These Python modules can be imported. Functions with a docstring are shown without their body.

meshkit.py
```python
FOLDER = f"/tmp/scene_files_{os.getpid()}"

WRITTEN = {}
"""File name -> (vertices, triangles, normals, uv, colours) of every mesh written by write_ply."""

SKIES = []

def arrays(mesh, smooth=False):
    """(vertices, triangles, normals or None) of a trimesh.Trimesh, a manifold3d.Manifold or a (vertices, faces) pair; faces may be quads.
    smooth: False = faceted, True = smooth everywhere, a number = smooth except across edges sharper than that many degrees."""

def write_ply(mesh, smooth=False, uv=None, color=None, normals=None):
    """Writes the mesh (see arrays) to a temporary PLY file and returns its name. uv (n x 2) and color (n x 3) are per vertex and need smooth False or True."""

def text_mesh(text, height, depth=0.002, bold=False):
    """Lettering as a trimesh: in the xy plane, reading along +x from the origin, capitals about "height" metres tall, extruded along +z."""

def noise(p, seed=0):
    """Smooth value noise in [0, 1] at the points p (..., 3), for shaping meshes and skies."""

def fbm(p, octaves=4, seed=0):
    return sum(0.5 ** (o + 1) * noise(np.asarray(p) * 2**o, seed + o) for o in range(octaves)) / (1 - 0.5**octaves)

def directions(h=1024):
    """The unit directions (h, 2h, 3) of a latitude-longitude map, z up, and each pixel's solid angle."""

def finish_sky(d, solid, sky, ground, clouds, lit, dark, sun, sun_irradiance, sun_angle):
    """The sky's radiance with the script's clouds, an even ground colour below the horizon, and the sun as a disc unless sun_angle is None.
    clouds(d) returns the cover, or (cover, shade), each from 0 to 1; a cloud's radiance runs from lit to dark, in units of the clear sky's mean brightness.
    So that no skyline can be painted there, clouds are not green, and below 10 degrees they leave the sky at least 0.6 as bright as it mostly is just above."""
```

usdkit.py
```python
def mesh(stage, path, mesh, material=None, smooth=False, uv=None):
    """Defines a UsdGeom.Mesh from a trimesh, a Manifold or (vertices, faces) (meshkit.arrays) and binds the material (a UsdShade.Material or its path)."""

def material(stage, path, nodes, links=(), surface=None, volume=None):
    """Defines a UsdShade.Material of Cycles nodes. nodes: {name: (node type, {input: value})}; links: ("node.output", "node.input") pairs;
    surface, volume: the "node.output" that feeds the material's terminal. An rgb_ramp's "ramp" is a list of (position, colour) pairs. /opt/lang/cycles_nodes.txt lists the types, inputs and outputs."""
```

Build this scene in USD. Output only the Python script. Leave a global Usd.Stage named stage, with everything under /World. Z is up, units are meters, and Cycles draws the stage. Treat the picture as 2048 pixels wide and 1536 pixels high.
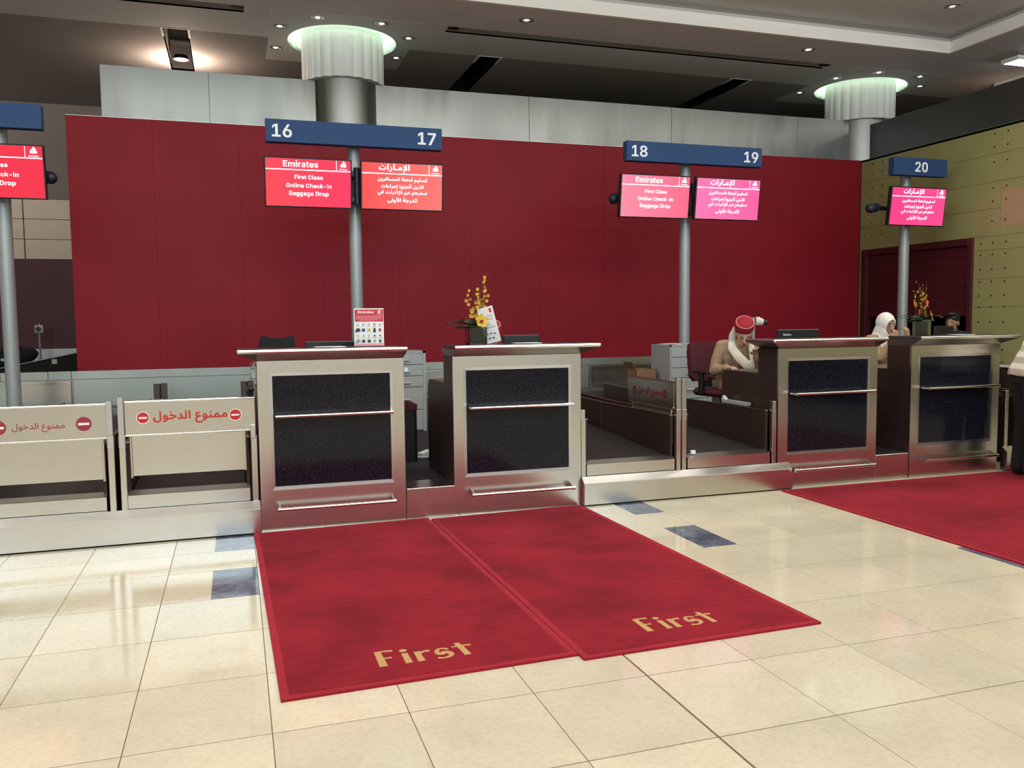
import math, random, glob
import numpy as np, trimesh, manifold3d as m3
from trimesh.creation import icosphere, cylinder, revolve, extrude_polygon
import shapely.geometry as sg
from shapely import affinity, union_all
from shapely.geometry import Polygon, box as shapely_box, LineString, Point
def sbox(x0, x1, y0, y1): return shapely_box(min(x0, x1), min(y0, y1), max(x0, x1), max(y0, y1))
import usdkit, meshkit
from pxr import Usd, UsdGeom, UsdLux, UsdShade, Gf, Sdf

stage = Usd.Stage.CreateInMemory()
UsdGeom.SetStageUpAxis(stage, 'Z'); UsdGeom.SetStageMetersPerUnit(stage, 1.0)
UsdGeom.Xform.Define(stage, '/World')
rng = random.Random(7)

# ------------------------------------------------------------------ camera, light, exposure
FPX, YAW, PITCH, ROLL = 1696.92, 0.31465, 0.07619, -0.0101
CAM = (1.41858, -3.08454, 1.48164)
EXPOSURE = 0.0
def camera():
    cy, sy, cp, sp, cr, sr = math.cos(YAW), math.sin(YAW), math.cos(PITCH), math.sin(PITCH), math.cos(ROLL), math.sin(ROLL)
    f = np.array([sy*cp, cy*cp, -sp]); r = np.array([cy, -sy, 0]); u = np.cross(r, f)
    r2, u2 = cr*r+sr*u, -sr*r+cr*u
    c = UsdGeom.Camera.Define(stage, '/World/camera')
    m = np.eye(4); m[0, :3], m[1, :3], m[2, :3], m[3, :3] = r2, u2, -f, CAM
    c.AddTransformOp().Set(Gf.Matrix4d(*m.ravel().tolist()))
    c.CreateHorizontalApertureAttr(36.0); c.CreateVerticalApertureAttr(27.0)
    c.CreateFocalLengthAttr(36.0*FPX/2048); c.CreateExposureAttr(EXPOSURE); c.CreateClippingRangeAttr((0.05, 200))
camera()

def lin(*c):
    c = np.array(c, float)/255
    return tuple(np.where(c <= .04045, c/12.92, ((c+.055)/1.055)**2.4).tolist())

LIGHT = 1.0
def rect_light(name, loc, w, h, power, color=(1, .93, .82), rot=(0, 0, 0)):
    l = UsdLux.RectLight.Define(stage, '/World/'+name)
    l.AddTranslateOp().Set(loc); l.AddRotateXYZOp().Set(rot)
    l.CreateWidthAttr(w); l.CreateHeightAttr(h); l.CreateIntensityAttr(power*LIGHT); l.CreateColorAttr(color)
def sphere_light(name, loc, r, power, color):
    l = UsdLux.SphereLight.Define(stage, '/World/'+name)
    l.AddTranslateOp().Set(loc); l.CreateRadiusAttr(r); l.CreateIntensityAttr(power*LIGHT); l.CreateColorAttr(color)
# added unseen luminaires over the hall, put in to brighten floor, ceiling and walls
for k, (y, p) in enumerate([(-6.0, 5.0), (-2.2, 5.0), (1.6, 4.7), (3.9, 4.2)]):
    rect_light('luminaire_down_%d' % k, (4.5, y, 5.00), 21, .75, p, (1, .975, .925))
    rect_light('luminaire_up_%d' % k, (4.5, y, 5.10), 21, .6, 5.6, (1, .97, .92), (152, 0, 0))
# daylight outside the glazed front of the hall
for k, (a, b) in enumerate([(-8.2, -2.6), (-1.8, 3.8), (4.6, 10.4)]):
    rect_light('window_daylight_%d' % k, ((a+b)/2, -10.4, 4.0), b-a, 2.0, 6.5, (.97, .985, 1.0), (90, 0, 0))
d = UsdLux.DomeLight.Define(stage, '/World/sky'); d.CreateIntensityAttr(.6); d.CreateColorAttr((.75, .86, 1.0))

# ------------------------------------------------------------------ materials
LOOK = '/World/Looks/'
M = {}
def mat(name, nodes, links=(), surface='p.BSDF'):
    M[name] = usdkit.material(stage, LOOK+name, nodes, links, surface=surface); return M[name]
def plain(name, col, rough=.5, metal=0., spec=.5, var=0., scale=6., bump=0., bscale=60., **kw):
    n = {'p': ('principled_bsdf', dict(base_color=col, roughness=rough, metallic=metal, specular_ior_level=spec, **kw))}; l = []
    if var or bump:
        n['t'] = ('texture_coordinate', {})
    if var:
        n['n'] = ('noise_texture', dict(scale=scale, detail=5., roughness=.6))
        n['r'] = ('rgb_ramp', {'ramp': [(.25, tuple(c*(1-var) for c in col)), (.75, tuple(min(1, c*(1+var)) for c in col))]})
        l += [('t.object', 'n.vector'), ('n.fac', 'r.fac'), ('r.color', 'p.base_color')]
    if bump:
        n['n2'] = ('noise_texture', dict(scale=bscale, detail=4.)); n['b'] = ('bump', dict(strength=bump, distance=.01))
        l += [('t.object', 'n2.vector'), ('n2.fac', 'b.height'), ('b.normal', 'p.normal')]
    return mat(name, n, l)
def emit(name, col, s): return mat(name, {'e': ('emission', dict(color=col, strength=s))}, surface='e.emission')
def steel(name, col=(.66, .64, .60), rough=.24, sx=.35, sz=60., var=.015, wav=.02):
    return mat(name, {
        't': ('texture_coordinate', {}), 'm': ('mapping', dict(scale=(sx, sx, sz))), 'n': ('noise_texture', dict(scale=14., detail=4., roughness=.7)),
        'r': ('map_range', dict(from_min=.3, from_max=.7, to_min=rough-var, to_max=rough+var)),
        'w': ('noise_texture', dict(scale=1.7, detail=2.)), 'b': ('bump', dict(strength=wav, distance=.10)),
        'p': ('principled_bsdf', dict(base_color=col, metallic=1.))},
        [('t.object', 'm.vector'), ('m.vector', 'n.vector'), ('n.fac', 'r.value'), ('r.result', 'p.roughness'), ('t.object', 'w.vector'), ('w.fac', 'b.height'),
         ('b.normal', 'p.normal')])
steel('steel'); steel('steel_dark', (.40, .385, .37), .32); steel('steel_bright', (.72, .70, .66), .2, wav=.0); steel('steel_trim', (.66, .66, .70), .25, wav=.02)
mat('steel_band', {'t': ('geometry', {}), 'm': ('mapping', dict(scale=(1., 1., .06))), 'n': ('noise_texture', dict(scale=1.3, detail=3., roughness=.55)), 'r': ('map_range', dict(from_min=.3, from_max=.7, to_min=.26, to_max=.56)),
    'c': ('rgb_ramp', {'ramp': [(.3, (.29, .305, .285)), (.7, (.42, .43, .41))]}), 'b': ('bump', dict(strength=.22, distance=.12)), 'p': ('principled_bsdf', dict(metallic=1.))},  # vertical tone streaks put in for the reflections on band and drums
    [('t.position', 'm.vector'), ('m.vector', 'n.vector'), ('n.fac', 'r.value'), ('r.result', 'p.roughness'), ('n.fac', 'c.fac'), ('c.color', 'p.base_color'), ('n.fac', 'b.height'), ('b.normal', 'p.normal')]); steel('steel_worn', (.43, .445, .40), .40, wav=.08); plain('post_brown', (.060, .050, .042), .45)
steel('steel_dark_reflection', (.16, .16, .16), .42, wav=.03)  # darker copy of the band steel, dark reflections put into the colour
def tile_mat(name, col):
    return mat(name, {
        't': ('geometry', {}), 'o': ('object_info', {}), 'n': ('noise_texture', dict(scale=2.2, detail=6., roughness=.62)), 'n2': ('noise_texture', dict(scale=38., detail=3.)),
        'r': ('rgb_ramp', {'ramp': [(.2, tuple(c*.86 for c in col)), (.5, col), (.8, tuple(min(1, c*1.08) for c in col))]}),
        'r2': ('rgb_ramp', {'ramp': [(.35, (.9, .88, .84)), (.55, (1, 1, 1))]}),
        'v': ('map_range', dict(from_min=0., from_max=1., to_min=.93, to_max=1.05)), 'h': ('hsv', {}),
        'x': ('mix_color', dict(blend_type='multiply', fac=.7)),
        'rr': ('map_range', dict(from_min=.3, from_max=.7, to_min=.05, to_max=.16)),
        'p': ('principled_bsdf', dict(roughness=.1, specular_ior_level=.5))},
        [('t.position', 'n.vector'), ('t.position', 'n2.vector'), ('n.fac', 'r.fac'), ('n2.fac', 'r2.fac'), ('r.color', 'x.a'), ('r2.color', 'x.b'), ('x.result', 'h.color'),
         ('o.random', 'v.value'), ('v.result', 'h.value'), ('h.color', 'p.base_color'), ('n.fac', 'rr.value'), ('rr.result', 'p.roughness')])
tile_mat('cream_tile', (.655, .58, .435))
mat('blue_stone', {'t': ('geometry', {}), 'n': ('noise_texture', dict(scale=5., detail=8., roughness=.7, distortion=1.2)),
    'r': ('rgb_ramp', {'ramp': [(.3, lin(56, 61, 78)), (.5, lin(92, 97, 116)), (.62, lin(120, 124, 138)), (.72, lin(180, 180, 182))]}),
    'p': ('principled_bsdf', dict(roughness=.12))}, [('t.position', 'n.vector'), ('n.fac', 'r.fac'), ('r.color', 'p.base_color')])
plain('grout', lin(104, 84, 58), .8)
def carpet_mat(name, col, amp=.46, sc=1.5):
    return mat(name, {'t': ('geometry', {}), 'n': ('noise_texture', dict(scale=sc, detail=7., roughness=.62, distortion=.4)), 'n2': ('noise_texture', dict(scale=240., detail=2.)),
        'm': ('mapping', dict(scale=(1., 5., 1.))), 'n3': ('noise_texture', dict(scale=5., detail=4.)),
        'r': ('rgb_ramp', {'ramp': [(.28, tuple(c*(1-amp) for c in col)), (.5, col), (.74, tuple(c*(1+amp*.8) for c in col))]}),
        'r3': ('rgb_ramp', {'ramp': [(.36, (.74, .72, .72)), (.48, (1, 1, 1))]}), 'x': ('mix_color', dict(blend_type='multiply', fac=.55)),
        'b': ('bump', dict(strength=.6, distance=.004)), 'p': ('principled_bsdf', dict(roughness=.95, specular_ior_level=.1, sheen_weight=.08, sheen_roughness=.5, sheen_tint=(1, .35, .4)))},
        [('t.position', 'n.vector'), ('t.position', 'n2.vector'), ('t.position', 'm.vector'), ('m.vector', 'n3.vector'), ('n.fac', 'r.fac'), ('n3.fac', 'r3.fac'), ('r.color', 'x.a'), ('r3.color', 'x.b'),
         ('x.result', 'p.base_color'), ('n2.fac', 'b.height'), ('b.normal', 'p.normal')])
carpet_mat('red_carpet', (.236, .009, .0185)); carpet_mat('red_carpet_edge', (.33, .019, .033), .15)
plain('gold_pile', lin(186, 146, 92), .9, var=.1, scale=60, bump=.3, bscale=200)
plain('red_wall', (.285, .0105, .021), .5, spec=.2, var=.10, scale=.8)
plain('burgundy_wall', (.075, .009, .014), .5, var=.1, scale=1.2)
plain('yellow_wall', (.335, .325, .132), .5, var=.10, scale=1.1, spec=.3)
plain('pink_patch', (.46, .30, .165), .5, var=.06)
plain('stud_hole', (.05, .04, .012), .7)
plain('white_panel', (.66, .60, .50), .6, var=.03); plain('far_grey', (.20, .185, .17), .8)
plain('ceiling_paint', (.66, .665, .68), .8, spec=.1, var=.04, scale=.7); plain('ceiling_rear_dimmed', (.35, .335, .325), .8, spec=.05, var=.04, scale=.7); plain('ceiling_upper', (.62, .62, .60), .8, spec=.1)  # weaker light at the rear is put into its darker paint
plain('white_plaster', (.88, .89, .88), .7); plain('grey_plaster', (.58, .58, .56), .7)
plain('slot_black', (.008, .008, .008), .8); plain('groove_grey', (.36, .35, .34), .8)
plain('flute_white', (.80, .82, .80), .55, var=.03); emit('cove_glow', (.66, .92, .66), 2.6)
mat('stone_panel', {'t': ('texture_coordinate', {}), 'v': ('voronoi_texture', dict(scale=150.)), 'n': ('noise_texture', dict(scale=90., detail=5., roughness=.75)),
    'r': ('rgb_ramp', {'ramp': [(.0, (.030, .031, .050)), (.3, (.010, .010, .017)), (.6, (.005, .005, .009))]}), 'r2': ('rgb_ramp', {'ramp': [(.50, (0, 0, 0)), (.72, (.045, .045, .065))]}),
    'x': ('mix_color', dict(blend_type='add', fac=.8)), 'p': ('principled_bsdf', dict(roughness=.07, specular_ior_level=.28))},
    [('t.object', 'v.vector'), ('t.object', 'n.vector'), ('v.distance', 'r.fac'), ('n.fac', 'r2.fac'), ('r.color', 'x.a'), ('r2.color', 'x.b'), ('x.result', 'p.base_color')])
plain('brown_laminate', (.036, .021, .018), .35, spec=.3, var=.15, scale=4); plain('counter_top', (.035, .035, .036), .3); plain('desk_top', (.10, .08, .07), .4)
plain('platform_mat', (.013, .014, .016), .7, bump=.2)
def belt_mat():
    mat('belt', {'t': ('texture_coordinate', {}), 'm': ('mapping', dict(rotation=(0, 0, .6), scale=(1, 1, 1))), 'w': ('wave_texture', dict(scale=16., wave_type='bands', bands_direction='diagonal')),
        'w2': ('wave_texture', dict(scale=11., wave_type='bands', bands_direction='y')), 'a': ('math', dict(math_type='multiply')),
        'r': ('rgb_ramp', {'ramp': [(0, (.011, .010, .009)), (1, (.036, .033, .028))]}), 'b': ('bump', dict(strength=.8, distance=.004)), 'p': ('principled_bsdf', dict(roughness=.55))},
        [('t.object', 'w.vector'), ('t.object', 'w2.vector'), ('w.fac', 'a.value1'), ('w2.fac', 'a.value2'), ('a.value', 'r.fac'), ('a.value', 'b.height'), ('r.color', 'p.base_color'), ('b.normal', 'p.normal')])
belt_mat()
plain('sign_blue', (.026, .064, .165), .5, spec=.15); plain('numeral_white', (.80, .84, .88), .6); plain('pole_grey', (.34, .37, .38), .38, metal=.35)
plain('black_plastic', (.012, .012, .014), .4); plain('navy_plastic', (.012, .014, .03), .45); plain('grey_plastic', (.3, .3, .3), .5)
plain('cabinet_grey', (.36, .38, .385), .5, var=.03); plain('cabinet_side', (.33, .35, .355), .5); plain('handle_metal', (.55, .55, .54), .3, metal=1.)
plain('sign_red', (.55, .012, .014), .5); plain('sign_maroon', (.30, .02, .035), .5); plain('print_white', (.85, .85, .84), .5); plain('letter_red', (.50, .03, .012), .5)
plain('letter_dark_red', (.12, .006, .012), .5); plain('print_red', (.58, .03, .05), .45); plain('print_pink', (.75, .35, .38), .5); plain('print_grey', (.36, .36, .37), .6); plain('print_dark', (.05, .05, .06), .6)  # print on the folded gate is a darker red
plain('print_blue', (.05, .05, .26), .6); plain('print_yellow', (.55, .50, .10), .6); plain('print_green', (.2, .45, .1), .6); plain('print_teal', (.02, .32, .42), .6)
mat('acrylic', {'f': ('fresnel', dict(IOR=1.49)), 'a': ('transparent_bsdf', dict(color=(.93, .95, .95))), 'g': ('glossy_bsdf', dict(color=(1, 1, 1), roughness=.03)), 'x': ('mix_closure', {})},
    [('f.fac', 'x.fac'), ('a.BSDF', 'x.closure1'), ('g.BSDF', 'x.closure2')], surface='x.closure')
mat('window_glass', {'f': ('fresnel', dict(IOR=1.45)), 'a': ('transparent_bsdf', dict(color=(.8, .9, .95))), 'g': ('glossy_bsdf', dict(color=(1, 1, 1), roughness=.02)), 'x': ('mix_closure', {})},
    [('f.fac', 'x.fac'), ('a.BSDF', 'x.closure1'), ('g.BSDF', 'x.closure2')], surface='x.closure')
plain('cardboard', (.22, .125, .06), .8, var=.08)
plain('paper', (.74, .74, .72), .7)
plain('maroon_fabric', (.075, .006, .014), .85, bump=.2, bscale=150); plain('black_fabric', (.008, .008, .009), .9, bump=.2, bscale=120)
plain('skin', (.52, .31, .21), .5); plain('skin_tan', (.36, .20, .125), .5); plain('hair', (.006, .005, .005), .5)
plain('eye_dark', (.02, .013, .01), .3); plain('lips', (.30, .03, .03), .5); plain('brow', (.03, .018, .012), .7)
plain('beige_wool', (.345, .235, .14), .9, var=.12, scale=14, bump=.35, bscale=34); plain('cream_scarf', (.76, .72, .60), .8, bump=.2, bscale=26); plain('hijab_white', (.80, .76, .70), .8, bump=.15, bscale=20)
plain('hat_red', (.30, .008, .016), .8); plain('hat_cord', (.70, .30, .32), .7); plain('navy_suit', (.012, .012, .018), .85); plain('black_cloth', (.006, .006, .007), .9, bump=.3, bscale=12)
mat('striped_shirt', {'t': ('geometry', {}), 's': ('separate_xyz', {}), 'm': ('math', dict(math_type='multiply', value2=9.6)), 'f': ('math', dict(math_type='fraction')),
    'r': ('rgb_ramp', {'ramp': [(0, (.52, .43, .33)), (.46, (.52, .43, .33)), (.54, (.78, .73, .62)), (.95, (.78, .73, .62)), (1, (.52, .43, .33))]}), 'p': ('principled_bsdf', dict(roughness=.85))},
    [('t.position', 's.vector'), ('s.z', 'm.value1'), ('m.value', 'f.value1'), ('f.value', 'r.fac'), ('r.color', 'p.base_color')])
plain('leaf_green', (.018, .045, .012), .5, var=.3, scale=20); plain('stem_green', (.04, .06, .015), .6); plain('stem_brown', (.12, .04, .015), .7)
plain('petal_yellow', (.66, .46, .04), .6); plain('petal_gold', (.55, .30, .04), .6); plain('petal_heart', (.35, .04, .03), .6); plain('anthurium_red', (.75, .10, .05), .35)
plain('vase_water', (.012, .016, .012), .1)
mat('vase_glass', {'f': ('fresnel', dict(IOR=1.5)), 'a': ('transparent_bsdf', dict(color=(.82, .88, .86))), 'g': ('glossy_bsdf', dict(color=(1, 1, 1), roughness=.02)), 'x': ('mix_closure', {})},
    [('f.fac', 'x.fac'), ('a.BSDF', 'x.closure1'), ('g.BSDF', 'x.closure2')], surface='x.closure')
emit('lamp_white', (1, .93, .80), 5.); emit('lamp_dim', (1, .9, .75), .9); emit('lamp_warm', (1, .72, .52), 9.); emit('lamp_flood', (1, 1, 1), 7.)
emit('added_luminaire_face', (1, .95, .86), 2.2)  # glowing face for the added luminaires
emit('screen_text', (1, 1, 1), 1.5)

# ------------------------------------------------------------------ scene helpers
COUNT, LOC = {}, {}
def uniq(parent, name):
    k = (parent, name); n = COUNT.get(k, 0); COUNT[k] = n+1
    return parent+'/'+(name if n == 0 else '%s_%03d' % (name, n))
def meta(path, label=None, cat=None, group=None, kind=None):
    p = stage.GetPrimAtPath(path)
    for k, v in (('label', label), ('category', cat), ('group', group), ('kind', kind)):
        if v: p.SetCustomDataByKey(k, v)
    return path
def T(name, label=None, cat=None, loc=(0, 0, 0), rz=0., group=None, kind=None, w=False):
    """a thing; w: the meshes of its parts are given in world coordinates"""
    path = uniq('/World', name); x = UsdGeom.Xform.Define(stage, path)
    x.AddTranslateOp().Set(tuple(map(float, loc)))
    if rz: x.AddRotateZOp().Set(float(rz))
    LOC[path] = np.array(loc, float) if w else None
    return meta(path, label, cat, group, kind)
def cat_(m):
    if isinstance(m, (list, tuple)) and not (len(m) == 2 and isinstance(m[0], np.ndarray)):
        m = [x if isinstance(x, trimesh.Trimesh) else trimesh.Trimesh(*meshkit.arrays(x)[:2], process=False) for x in m]
        return trimesh.util.concatenate(m)
    if isinstance(m, tuple): return trimesh.Trimesh(m[0], meshkit.arrays(m)[1], process=False)
    if not isinstance(m, trimesh.Trimesh): return trimesh.Trimesh(*meshkit.arrays(m)[:2], process=False)
    return m
def P(name, mesh, material, parent='/World', smooth=False, label=None, cat=None, group=None, kind=None):
    path = uniq(parent, name); mesh = cat_(mesh)
    base = '/'.join(path.split('/')[:3])
    off = LOC.get(base)
    if off is not None and parent != '/World': mesh = mesh.copy(); mesh.apply_translation(-off)
    usdkit.mesh(stage, path, mesh, M[material], smooth=smooth)
    return meta(path, label, cat, group, kind)
def O(name, mesh, material, label, cat, group=None, smooth=False, kind=None):
    return P(name, mesh, material, '/World', smooth, label, cat, group, kind)
def dup(path, loc, rz=0., label=None, group=None, cat=None):
    was = stage.GetPrimAtPath(path).GetCustomData(); name = path.split('/')[-1]
    q = uniq('/World', name); x = UsdGeom.Xform.Define(stage, q)
    pr = x.GetPrim(); pr.GetReferences().AddInternalReference(path); pr.SetInstanceable(True)
    x.ClearXformOpOrder(); x.AddTranslateOp().Set(tuple(map(float, loc))); ops = [x.GetOrderedXformOps()[0]]
    x.AddRotateZOp().Set(float(rz))
    return meta(q, label or was.get('label'), cat or was.get('category'), group or was.get('group'))

# ------------------------------------------------------------------ mesh helpers
def B(x0, x1, y0, y1, z0, z1, c=0.):
    if c <= 0:
        m = trimesh.creation.box([x1-x0, y1-y0, z1-z0]); m.apply_translation([(x0+x1)/2, (y0+y1)/2, (z0+z1)/2]); return m
    pts = []
    for sx, X in ((1, x0), (-1, x1)):
        for sy, Y in ((1, y0), (-1, y1)):
            for sz, Z in ((1, z0), (-1, z1)):
                pts += [(X+sx*c, Y+sy*c, Z), (X+sx*c, Y, Z+sz*c), (X, Y+sy*c, Z+sz*c)]
    return trimesh.convex.convex_hull(np.array(pts))
def hull(pts): return trimesh.convex.convex_hull(np.array(pts, float))
def cyl(a, b, r, n=16, r2=None):
    a, b = np.array(a, float), np.array(b, float); d = b-a; L = np.linalg.norm(d)
    m = m3.Manifold.cylinder(L, r, r if r2 is None else r2, n)
    m = trimesh.Trimesh(*meshkit.arrays(m)[:2], process=False)
    m.apply_transform(trimesh.geometry.align_vectors([0, 0, 1], d/L)); m.apply_translation(a); return m
def sph(c, r, sub=2, s=(1, 1, 1)):
    m = icosphere(subdivisions=sub, radius=1.0); m.apply_scale(np.array(s)*r); m.apply_translation(c); return m
def tube(pts, r, n=8):
    pts = np.array(pts, float); out = []
    for a, b in zip(pts[:-1], pts[1:]):
        if np.linalg.norm(b-a) > 1e-6: out.append(cyl(a, b, r, n))
    for p in pts[1:-1]: out.append(sph(p, r, 1))
    return trimesh.util.concatenate(out)
def lathe(prof, n=32, c=(0, 0, 0)):
    m = revolve(np.array(prof, float), sections=n); m.apply_translation(c); return m
def ext(poly, d):
    gs = getattr(poly, 'geoms', [poly])
    return trimesh.util.concatenate([extrude_polygon(g, d, engine='earcut') for g in gs if g.area > 1e-9])
def front(poly, y, d):
    """a shape in (x, z) as a plate whose face towards -y lies at y-d and whose back lies at y"""
    m = ext(poly, d); v = m.vertices.copy(); m.vertices = np.stack([v[:, 0], y-v[:, 2], v[:, 1]], 1)
    return m
def side(poly, x0, x1):
    """a shape in (y, z) extruded along x"""
    m = ext(poly, x1-x0); v = m.vertices.copy(); m.vertices = np.stack([x0+v[:, 2], v[:, 0], v[:, 1]], 1); return m
def R4(m, M4): m = m.copy(); m.apply_transform(M4); return m
def rotm(ang, ax, pt=(0, 0, 0)): return trimesh.transformations.rotation_matrix(ang, ax, pt)

# ------------------------------------------------------------------ lettering
FONTS = glob.glob('/opt/blender-*/*/datafiles/fonts/')[0]
from PIL import Image, ImageDraw, ImageFont
def raster_shape(draw_text, fontfile, weight, height, stroke=0, size=88):
    ft = ImageFont.truetype(glob.glob(FONTS+fontfile)[0], size)
    try:
        ax = ft.get_variation_axes(); ft.set_variation_by_axes([weight if b'Weight' in (a.get('name') or b'') else a['default'] for a in ax])
    except Exception: pass
    x0, y0, x1, y1 = ft.getbbox(draw_text, anchor='ls', stroke_width=stroke)
    im = Image.new('L', (int(x1-x0)+8, int(y1-y0)+8)); ImageDraw.Draw(im).text((4-x0, 4-y0), draw_text, 255, ft, anchor='ls', stroke_width=stroke)
    on = np.pad(np.asarray(im) > 127, ((0, 0), (1, 1))).astype(np.int8)
    rows, st = np.nonzero(np.diff(on, axis=1) == 1); en = np.nonzero(np.diff(on, axis=1) == -1)[1]
    s = union_all([shapely_box(a, -r-1.02, b, -r+.02) for a, b, r in zip(st, en, rows)]).buffer(.6).buffer(-.6).simplify(.8)
    k = height/(size*.73)
    return affinity.affine_transform(s, [k, 0, 0, k, 0, (4-y0)*k])
def fit(shape, x0, x1, zmid=None, z0=None, hmax=None):
    """scale uniformly to span x0..x1 (or height hmax), bottom at z0 or middle at zmid"""
    a, b, c, d = shape.bounds; k = (x1-x0)/(c-a)
    if hmax: k = min(k, hmax/(d-b))
    s = affinity.scale(shape, k, k, origin=((a+c)/2, (b+d)/2))
    return affinity.translate(s, (x0+x1)/2-(a+c)/2, (zmid-(b+d)/2) if zmid is not None else z0-s.bounds[1])
def latin(t, w=700): return raster_shape(t, 'Inter.woff2', w, 1.)
AR = {'ا': 0xFE8D, 'أ': 0xFE83, 'إ': 0xFE87, 'ب': 0xFE8F, 'ة': 0xFE93, 'ت': 0xFE95, 'ج': 0xFE9D, 'خ': 0xFEA5, 'د': 0xFEA9, 'ذ': 0xFEAB, 'ر': 0xFEAD, 'ز': 0xFEAF,
      'س': 0xFEB1, 'ع': 0xFEC9, 'ف': 0xFED1, 'ل': 0xFEDD, 'م': 0xFEE1, 'ن': 0xFEE5, 'ه': 0xFEE9, 'و': 0xFEED, 'ى': 0xFEEF, 'ي': 0xFEF1, 'ـ': 0x640, 'ء': 0xFE80}
NOJOIN = set('اأإدذرزوةى')
LAM = {'ا': 0xFEFB, 'أ': 0xFEF7, 'إ': 0xFEF9}
def shape_ar(t):
    out = []; i = 0; prev = False
    while i < len(t):
        ch = t[i]
        if ch == ' ': out.append(' '); prev = False; i += 1; continue
        if ch == 'ل' and i+1 < len(t) and t[i+1] in LAM:
            out.append(chr(LAM[t[i+1]]+(1 if prev else 0))); prev = False; i += 2; continue
        if ch == 'ـ': out.append('ـ'); prev = True; i += 1; continue
        if ch == 'ء': out.append(chr(AR[ch])); prev = False; i += 1; continue
        nxt = i+1 < len(t) and t[i+1] not in ' ء' and ch not in NOJOIN
        out.append(chr(AR[ch]+({(0, 0): 0, (1, 0): 1, (0, 1): 2, (1, 1): 3}[(int(prev), int(nxt))]))); prev = nxt; i += 1
    return ''.join(reversed(out))
def arabic(t, w=700): return raster_shape(shape_ar(t), 'NotoSansArabic*', w, 1.)
def emblem(cx, z0, h):
    """the airline's flame-like calligraphic mark, above a small word"""
    p = Polygon([(-.30, .34), (-.34, .52), (-.22, .70), (-.08, .80), (.0, 1.0), (.10, .93), (.07, .80), (.20, .84), (.24, .72), (.14, .62), (.30, .58), (.33, .42), (.22, .34)]).buffer(.03).buffer(-.02)
    p = p.difference(LineString([(-.12, .44), (-.05, .62), (.04, .70)]).buffer(.022)).difference(LineString([(.05, .42), (.12, .54), (.22, .50)]).buffer(.02))
    w = fit(W_EMIR, -.46, .46, z0=.02, hmax=.24)
    return affinity.translate(affinity.scale(union_all([p, w]), h, h, origin=(0, 0)), cx, z0)
W_EMIR = latin('Emirates', 800)
DIG = {k: latin(k, 700) for k in ('16', '17', '18', '19', '20')}

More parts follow.
